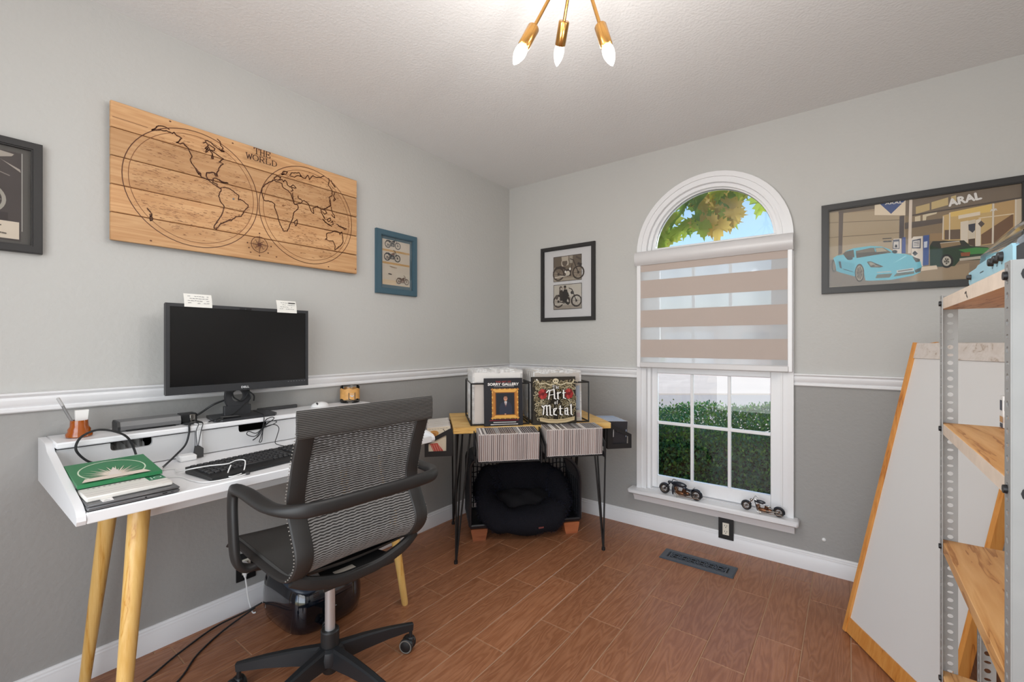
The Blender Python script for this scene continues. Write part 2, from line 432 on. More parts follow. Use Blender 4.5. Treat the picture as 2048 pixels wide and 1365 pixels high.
# mouldings
def runs(name, pts, prof):
    return struct(name, MB().sweep(pts, prof), 'trim_white', ang=30)
RAIL = [(0, .972), (.010, .972), (.014, .976), (.014, .985), (.009, .989), (.012, .994), (.016, 1.0), (.017, 1.014), (.013, 1.022), (.018, 1.027), (.022, 1.031), (.022, 1.037), (0, 1.037)]
BASE = [(0, 0), (.015, 0), (.015, .066), (.013, .070), (.013, .078), (.009, .082), (.009, .088), (.005, .094), (0, .095)]
runs('trim_1', [(0, -3.7, 0), (0, 0, 0)], RAIL); runs('trim_2', [(0, 0, 0), (1.071, 0, 0)], RAIL); runs('trim_3', [(1.936, 0, 0), (XR, 0, 0)], RAIL)
runs('baseboard_left', [(0, -3.7, 0), (0, 0, 0)], BASE); runs('baseboard_back', [(0, 0, 0), (XR, 0, 0)], BASE); runs('baseboard_right', [(XR, 0, 0), (XR, -3.7, 0)], BASE)
# ------------------------------------------------------------------ window
win = bpy.data.objects.new('window_1', None); COL.objects.link(win); win.location = (WCX, 0, WZ0); win['kind'] = 'structure'
def arch_path(r0, z0, n=28): return [(WCX - r0, z0)] + arc(WCX, WZS, r0, 180, 0, n) + [(WCX + r0, z0)]
XZ = lambda a, b, c: (a, c, b)
mb = MB()
for r0, r1, y0, y1 in ((.4335, .405, -.030, .0), (.405, .383, -.021, .0), (.383, .372, -.027, .0)):
    mb.ring(arch_path(r0, WZ0), arch_path(r1, WZ0), y0, y1, XZ, closed=False)
obj('casing', mb, 'trim_white', win, ang=30)
mb = MB().ring(arch_path(.3735, WZ0), arch_path(.352, WZ0), .0, .085, XZ, closed=False); obj('jamb', mb, 'vinyl', win, ang=30)
mb = MB().box(1.027, 1.962, -.085, .0, WZ0 - .032, WZ0, .008).box(1.13, 1.876, -.001, .10, WZ0 - .02, WZ0 + .001)
obj('sill', mb, 'trim_white', win)
mb = MB().sweep([(1.05, 0, 0), (1.94, 0, 0)], [(0, WZ0 - .03), (.045, WZ0 - .03), (.042, WZ0 - .045), (.028, WZ0 - .065), (.02, WZ0 - .085), (0, WZ0 - .088)])
obj('apron', mb, 'trim_white', win, ang=30)
def sash(name, z0, z1, y0, y1, zr, side=.037, bot=.06, top=.045, zm=None):
    x0, x1 = WX0 + .018, WX1 - .018
    s = obj(name, MB().box(x0, x0 + side, y0, y1, z0, z1, .004).box(x1 - side, x1, y0, y1, z0, z1, .004).box(x0 + side - .002, x1 - side + .002, y0, y1, z0, z0 + bot, .004).box(x0 + side - .002, x1 - side + .002, y0, y1, z1 - top, z1, .004), 'vinyl', win)
    gx0, gx1, gz0, gz1 = x0 + side, x1 - side, z0 + bot, z1 - top
    ym = (y0 + y1) / 2
    xs = [gx0 + (gx1 - gx0) * k / 3 for k in range(4)]; zs = [gz0, zm or (gz0 + gz1) / 2, gz1]
    for x in xs[1:3]: obj('muntin', MB().box(x - .009, x + .009, ym - .010, ym + .008, gz0, gz1, .003), 'vinyl', s)
    obj('muntin', MB().box(gx0, gx1, ym - .011, ym + .009, zs[1] - .0095, zs[1] + .0095, .003), 'vinyl', s)
    for i in range(3):
        for j in range(2):
            obj('pane', MB().box(xs[i] + .004, xs[i + 1] - .004, ym - .002, ym + .001, zs[j] + .004, zs[j + 1] - .004), 'window_glass', s, smooth=False)
sash('lower_sash', WZ0 + .004, 1.05, .028, .058, .0, bot=.078, top=.045, zm=.687)
sash('upper_sash', 1.02, 1.80, .060, .088, .0, bot=.04, top=.05)
afr = obj('arch_frame', MB().ring(arc(WCX, WZS + .0, .358, 180, 0, 28) , arc(WCX, WZS + .012, .335, 176, 4, 28), .03, .07, XZ, closed=False).box(WX0 + .012, WX1 - .012, .028, .075, WZS - .02, WZS + .034, .003), 'vinyl', win, ang=30)
A = arc(WCX, WZS + .012, .337, 176, 4, 28)
obj('pane', MB().prism(A, .048, .051, XZ), 'window_glass', afr, smooth=False)
obj('gasket', MB().ring([(a, b) for a, b in arc(WCX, WZS + .012, .3375, 174, 6, 28)], [(a, b) for a, b in arc(WCX, WZS + .012, .3335, 174, 6, 28)], .044, .0465, XZ, closed=False), mat('gasket_dark', (60, 58, 56), .8), afr)
# zebra blind in front of the upper sash
bl = thing('window_blind', 'white and tan banded roller blind covering the middle of the arched window', 'blind', (WCX, -.05, 1.05))
prof = [(-.012, 1.697), (-.062, 1.697)] + [(-.05 - .035 * math.cos(math.radians(t)), 1.742 + .045 * math.sin(math.radians(t))) for t in range(-60, 91, 15)] + [(-.012, 1.787)]
obj('cassette', MB().prism(prof, 1.073, 1.938, lambda a, b, c: (c, a, b)), 'blind_metal', bl, ang=30)
BX0, BX1 = 1.106, 1.911
zz = [1.70, 1.655, 1.600, 1.487, 1.409, 1.300, 1.222, 1.110, 1.078]
for i, (a, b) in enumerate(zip(zz, zz[1:])):
    n = 'opaque_band' if i in (0, 2, 4, 6) else 'sheer_band'
    obj(n, MB().box(BX0, BX1, -.0535, -.0520, b, a), 'blind_band' if i in (0, 2, 4, 6) else 'sheer', bl, smooth=False)
obj('bottom_rail', MB().box(BX0 - .006, BX1 + .008, -.064, -.042, 1.043, 1.080, .006), 'blind_metal', bl)
obj('side_guide', MB().box(1.080, 1.106, -.06, -.03, 1.045, 1.70, .003), 'vinyl', bl); obj('side_guide', MB().box(1.911, 1.934, -.06, -.03, 1.045, 1.70, .003), 'vinyl', bl)
# ------------------------------------------------------------------ outside
GZ = -.28
struct('ground', MB().box(-60, 60, .14, 90, GZ - .3, GZ), 'concrete', smooth=False)
def band(d0, d1, h):
    R = Vector((.797, .604, 0)); F = Vector((-.604, .797, 0)); c = Vector((2.17, -2.83, 0))
    P = [c + F * d0 - R * 40, c + F * d0 + R * 40, c + F * d1 + R * 40, c + F * d1 - R * 40]
    return MB().prism([(p.x, p.y) for p in P], GZ, GZ + h)
struct('road', band(8.6, 12.6, .012), 'asphalt', smooth=False)
struct('kerb', band(12.6, 12.85, .05), 'concrete', smooth=False)
hs = thing('neighbour_house', 'low pale pink house across the street, seen through the blind', 'house', (-9, 34, GZ))
obj('wall', MB().box(-19, 1, 30, 38, GZ, 2.6), 'stucco', hs, smooth=False)
obj('roof', MB().prism([(29.2, 2.5), (38.8, 2.5), (34, 4.0)], -19.8, 1.8, lambda a, b, c: (c, a, b)), 'roof_tile', hs, smooth=False)
for x in (-16, -11.5, -3.5): obj('window', MB().box(x, x + 1.6, 29.95, 30.05, .6, 1.9, .02), 'house_window', hs)
obj('garage_door', MB().box(-8.6, -5.2, 29.94, 30.04, GZ, 2.0, .02), 'trim_white', hs)
# hedge
def leafmat(name, trans):
    m = bpy.data.materials.new(name); m.use_nodes = True; MATS[name] = m
    n = m.node_tree.nodes; lk = m.node_tree.links; p = n['Principled BSDF']; p.inputs['Roughness'].default_value = .45
    a = n.new('ShaderNodeAttribute'); a.attribute_name = 'Col'; lk.new(a.outputs['Color'], p.inputs['Base Color'])
    t = n.new('ShaderNodeBsdfTranslucent'); lk.new(a.outputs['Color'], t.inputs[0])
    mx = n.new('ShaderNodeMixShader'); mx.inputs[0].default_value = trans
    lk.new(p.outputs[0], mx.inputs[1]); lk.new(t.outputs[0], mx.inputs[2]); lk.new(mx.outputs[0], n['Material Output'].inputs[0])
leafmat('hedge_leaf', .35); leafmat('maple_leaf', .6)
rs = np.random.RandomState(3)
def leaf_cloud(name, n, posf, size, cols, m, up=.5):
    P = posf(n); n = len(P)
    d = rs.normal(size=(n, 3)); d[:, 2] += up; d /= np.linalg.norm(d, axis=1)[:, None]
    q = rs.normal(size=(n, 3)); q -= d * (q * d).sum(1)[:, None]; q /= np.linalg.norm(q, axis=1)[:, None]
    L = (size * rs.uniform(.6, 1.3, n))[:, None]
    v = np.stack([P, P + d * L * .55 + q * L * .26, P + d * L, P + d * L * .55 - q * L * .26], 1).reshape(-1, 3)
    f = np.arange(4 * n).reshape(n, 4)
    me = bpy.data.meshes.new(name); me.from_pydata(v.tolist(), [], f.tolist()); me.materials.append(MATS[m])
    ci = np.array([rgb(*c) for c in cols])[rs.randint(0, len(cols), n)]; ci[:, :3] *= rs.uniform(.75, 1.25, (n, 1))
    ca = me.color_attributes.new('Col', 'FLOAT_COLOR', 'CORNER'); ca.data.foreach_set('color', np.repeat(ci, 4, 0).ravel())
    o = bpy.data.objects.new(name, me); COL.objects.link(o); return o
hg = thing('hedge', 'clipped green hedge growing outside the lower window panes', 'hedge', (1.2, 1.4, GZ))
def hp(n):
    x = rs.uniform(-2.2, 2.6, n); y = rs.uniform(.98, 2.2, n)
    t = .475 + .09 * (x - .6) + .02 * np.sin(x * 7.7 + 1) + .04 * (y - 1.6)
    z = GZ + (t - GZ) * np.minimum(1, rs.uniform(0, 1.18, n))
    front = rs.uniform(0, 1, n) < .5
    y = np.where(front & (z < t - .05), .98 + .25 * rs.uniform(0, 1, n) ** 1.5, y)
    z += rs.normal(0, .015, n)
    return np.stack([x, y, z], 1)
o = leaf_cloud('foliage', 85000, hp, .034, [(80, 124, 56), (98, 140, 62), (122, 158, 74), (62, 108, 70), (70, 122, 88), (84, 130, 80)], 'hedge_leaf', up=.9)
o.parent = hg; o.location = -Vector(hg.location); o['kind'] = 'stuff'
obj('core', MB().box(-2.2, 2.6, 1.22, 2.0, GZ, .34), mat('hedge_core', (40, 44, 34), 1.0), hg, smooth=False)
mb = MB()
for k in range(20):
    x = -2.5 + k * .24 + random.uniform(-.05, .05); y = random.uniform(1.2, 1.7)
    mb.tube([(x, y, GZ), (x + random.uniform(-.1, .1), y + .1, .1), (x + random.uniform(-.2, .2), y - .12, .42)], [.02, .014, .005], 5)
obj('stem', mb, 'bark', hg)
def sprigs(n):
    base = np.stack([rs.uniform(-1.5, 3.0, n), rs.uniform(1.2, 2.0, n), np.zeros(n)], 1)
    out = []
    for b in base:
        t = .46 + .09 * (b[0] - .6) + .02 * math.sin(b[0] * 7.7 + 1)
        for k in range(9): out.append([b[0] + rs.normal(0, .012), b[1] + rs.normal(0, .012), t + .0 + k * rs.uniform(.01, .016)])
    return np.array(out)
o = leaf_cloud('shoot', 70, sprigs, .03, [(96, 120, 60), (120, 124, 70), (80, 104, 52)], 'hedge_leaf', up=1.2); o.parent = hg; o.location = -Vector(hg.location); o['kind'] = 'stuff'
# maple with large single leaves
def maple_mesh(name, cols):
    half = [(0, 0), (.10, -.04), (.22, -.10), (.20, .02), (.40, -.06), (.36, .08), (.56, .12), (.44, .24), (.60, .38), (.42, .36), (.40, .50), (.28, .40), (.20, .42), (.26, .62), (.14, .62), (.13, .78), (.05, .80), (0, 1.0)]
    out = half + [(-a, b) for a, b in half[-2:0:-1]]
    vs = [(0, .3, .02)] + [(a, b, -abs(a) * .25 + .06 * math.sin(b * 6)) for a, b in out]; n = len(out)
    fs = [(0, 1 + i, 1 + (i + 1) % n) for i in range(n)]
    mb = MB().add(vs, fs)
    me = bpy.data.meshes.new(name); me.from_pydata(mb.v, [], mb.f); me.materials.append(MATS['maple_leaf'])
    ca = me.color_attributes.new('Col', 'FLOAT_COLOR', 'CORNER'); d = []
    for f in fs: d += list(rgb(*cols))* 3
    ca.data.foreach_set('color', d); me.polygons.foreach_set('use_smooth', [True] * len(fs)); return me
lm = [maple_mesh('leaf', c) for c in ((176, 196, 76), (150, 182, 84), (204, 206, 92), (222, 190, 104), (132, 172, 92))]
mt = thing('maple_tree', 'green maple leaves hanging outside the arched top of the window', 'tree', (-1.4, .60, GZ))
mb = MB().tube(bez([(-1.4, .60, GZ), (-1.35, .62, 1.2), (-1.2, .6, 2.3), (-.4, .6, 3.0), (1.0, .6, 3.15), (2.2, .6, 3.2)], 6), [.07 - .0019 * k for k in range(31)], 8)
for x in (.3, .7, 1.1, 1.5, 1.9): mb.tube(bez([(x - .2, .6, 3.1), (x, .6, 2.85), (x + .05, .6, 2.45)], 4), .006, 5)
mb.tube(bez([(.5, .6, 3.1), (.82, .62, 2.2), (.93, .62, 1.5), (.97, .62, .92)], 6), .004, 5)
obj('trunk', mb, 'bark', mt)
L0 = Vector(mt.location)
def add_leaf(x, y, z, s, k):
    o = bpy.data.objects.new('leaf', lm[k]); COL.objects.link(o); o.parent = mt; o.location = Vector((x, y, z)) - L0
    o.scale = (s, s, s); o.rotation_euler = (math.radians(random.uniform(235, 285)), random.uniform(-.4, .4), random.uniform(-.8, .8))
random.seed(11); cnt = 0
while cnt < 140:
    xw = random.uniform(1.02, 2.0); y = random.uniform(.48, .70); q = (y + 2.827) / 2.827
    zb = 1.84 if xw < 1.36 else (1.90 if xw < 1.66 else 1.99)
    zw = zb + .03 + random.random() ** 1.6 * .40
    k = 3 if (1.4 < xw < 1.8 and random.random() < .4) else random.choice([0, 0, 1, 2, 4])
    add_leaf(2.17 - (2.17 - xw) * q, y, 1.2 + (zw - 1.2) * q, random.uniform(.13, .19), k); cnt += 1
for k in range(14): add_leaf(.93 + random.uniform(-.05, .07), .62 + random.uniform(-.05, .05), 2.0 - k * .082, random.uniform(.08, .12), random.choice([0, 1, 4]))
MAPLINES=[[(0.175,0.467),(0.161,0.472),(0.141,0.468),(0.12,0.444),(0.142,0.452),(0.166,0.459),(0.185,0.455),(0.191,0.462),(0.2,0.452),(0.216,0.447),(0.205,0.429),(0.198,0.424),(0.211,0.423),(0.222,0.43),(0.236,0.417)],[(0.221,0.43),(0.239,0.415),(0.243,0.403),(0.251,0.388),(0.245,0.369),(0.25,0.358),(0.261,0.344),(0.275,0.33),(0.286,0.311)],[(0.262,0.344),(0.268,0.33),(0.275,0.32),(0.273,0.33)],[(0.278,0.33),(0.285,0.311),(0.303,0.308),(0.322,0.299),(0.341,0.288),(0.354,0.283)],[(0.348,0.361),(0.341,0.349),(0.342,0.331),(0.337,0.341),(0.323,0.344),(0.303,0.336),(0.301,0.322),(0.306,0.311),(0.319,0.309),(0.328,0.315),(0.326,0.302),(0.341,0.299),(0.342,0.288),(0.354,0.285),(0.371,0.294),(0.392,0.292),(0.409,0.281),(0.426,0.272),(0.424,0.254),(0.439,0.255),(0.463,0.241),(0.464,0.231),(0.447,0.21),(0.442,0.196),(0.435,0.183),(0.417,0.178),(0.395,0.155),(0.383,0.152),(0.362,0.137)],[(0.357,0.282),(0.356,0.273),(0.35,0.262),(0.347,0.249),(0.354,0.228),(0.368,0.211),(0.365,0.194),(0.356,0.166),(0.345,0.146),(0.338,0.132)],[(0.394,0.161),(0.355,0.134),(0.339,0.106),(0.33,0.11),(0.334,0.126),(0.344,0.139)],[(0.326,0.317),(0.338,0.323),(0.35,0.32),(0.365,0.314),(0.383,0.315),(0.359,0.311),(0.35,0.317)],[(0.297,0.466),(0.306,0.471),(0.334,0.458),(0.345,0.45),(0.368,0.446),(0.358,0.443),(0.349,0.453)],[(0.29,0.455),(0.3,0.462),(0.309,0.452),(0.297,0.435),(0.311,0.433),(0.299,0.419),(0.309,0.445),(0.314,0.434),(0.324,0.423),(0.327,0.402),(0.321,0.402),(0.324,0.418)],[(0.311,0.456),(0.333,0.447),(0.33,0.436),(0.317,0.435),(0.337,0.426),(0.365,0.413),(0.349,0.395),(0.365,0.392),(0.355,0.382),(0.348,0.368),(0.346,0.357),(0.34,0.345),(0.343,0.335),(0.337,0.331),(0.33,0.344),(0.319,0.34),(0.303,0.335),(0.303,0.316)],[(0.342,0.49),(0.352,0.484),(0.355,0.468),(0.364,0.46),(0.357,0.449),(0.368,0.445),(0.361,0.447)],[(0.52,0.312),(0.524,0.336),(0.534,0.35),(0.549,0.363),(0.572,0.383),(0.59,0.381),(0.612,0.379),(0.615,0.364),(0.626,0.358),(0.641,0.354),(0.654,0.341),(0.662,0.318),(0.671,0.296),(0.687,0.296),(0.69,0.286),(0.687,0.275),(0.669,0.256),(0.662,0.224),(0.656,0.206),(0.651,0.197),(0.645,0.179),(0.637,0.159),(0.621,0.155),(0.604,0.181),(0.588,0.232),(0.579,0.255),(0.579,0.273),(0.563,0.281),(0.532,0.279),(0.524,0.3),(0.52,0.312)],[(0.662,0.347),(0.669,0.301),(0.675,0.295),(0.706,0.311),(0.71,0.321),(0.704,0.327),(0.69,0.331),(0.689,0.34)],[(0.712,0.323),(0.72,0.326),(0.742,0.314),(0.748,0.298),(0.758,0.279),(0.768,0.273),(0.764,0.298),(0.789,0.315),(0.805,0.304),(0.809,0.289),(0.824,0.268),(0.829,0.257),(0.816,0.278)],[(0.805,0.304),(0.826,0.305),(0.839,0.292),(0.826,0.283),(0.814,0.294)],[(0.857,0.365),(0.861,0.337),(0.839,0.318),(0.826,0.313),(0.829,0.305)],[(0.863,0.33),(0.867,0.306),(0.881,0.289),(0.883,0.277),(0.87,0.283),(0.865,0.29)],[(0.816,0.256),(0.831,0.242),(0.865,0.229),(0.839,0.239),(0.818,0.255)],[(0.839,0.259),(0.857,0.271),(0.861,0.26),(0.848,0.249),(0.839,0.259)],[(0.861,0.248),(0.87,0.258),(0.874,0.243),(0.865,0.237)],[(0.892,0.247),(0.919,0.238),(0.951,0.234),(0.937,0.227),(0.919,0.236),(0.901,0.24)],[(0.837,0.185),(0.839,0.163),(0.831,0.157),(0.846,0.152),(0.872,0.155),(0.883,0.136),(0.883,0.11),(0.892,0.117),(0.917,0.14),(0.93,0.159),(0.928,0.188),(0.923,0.212),(0.912,0.197),(0.903,0.208),(0.881,0.209),(0.865,0.198),(0.841,0.189),(0.837,0.185)],[(0.579,0.398),(0.588,0.408),(0.606,0.407),(0.601,0.395),(0.592,0.388),(0.579,0.388),(0.576,0.395),(0.579,0.398)],[(0.592,0.388),(0.612,0.398),(0.619,0.389),(0.626,0.399),(0.634,0.393),(0.637,0.379),(0.649,0.373),(0.664,0.387),(0.679,0.376),(0.656,0.373),(0.664,0.36),(0.654,0.354)],[(0.608,0.421),(0.619,0.439),(0.637,0.441),(0.628,0.427),(0.612,0.42),(0.623,0.431)],[(0.649,0.428),(0.656,0.443),(0.694,0.455),(0.706,0.439),(0.687,0.439),(0.671,0.427),(0.652,0.425)],[(0.694,0.455),(0.708,0.438),(0.726,0.437),(0.738,0.456),(0.746,0.437),(0.756,0.452),(0.764,0.462),(0.782,0.458),(0.807,0.467),(0.824,0.478)],[(0.852,0.469),(0.846,0.439),(0.867,0.416),(0.867,0.388),(0.85,0.375),(0.856,0.369),(0.854,0.348),(0.859,0.333),(0.837,0.321)],[(0.881,0.408),(0.876,0.388),(0.887,0.375),(0.876,0.364),(0.881,0.379)],[(0.861,0.467),(0.874,0.447),(0.885,0.437),(0.876,0.443)],[(0.683,0.225),(0.669,0.208),(0.677,0.193),(0.685,0.206),(0.685,0.223)],[(0.106,0.14),(0.118,0.123),(0.121,0.098),(0.116,0.094),(0.114,0.118)]]
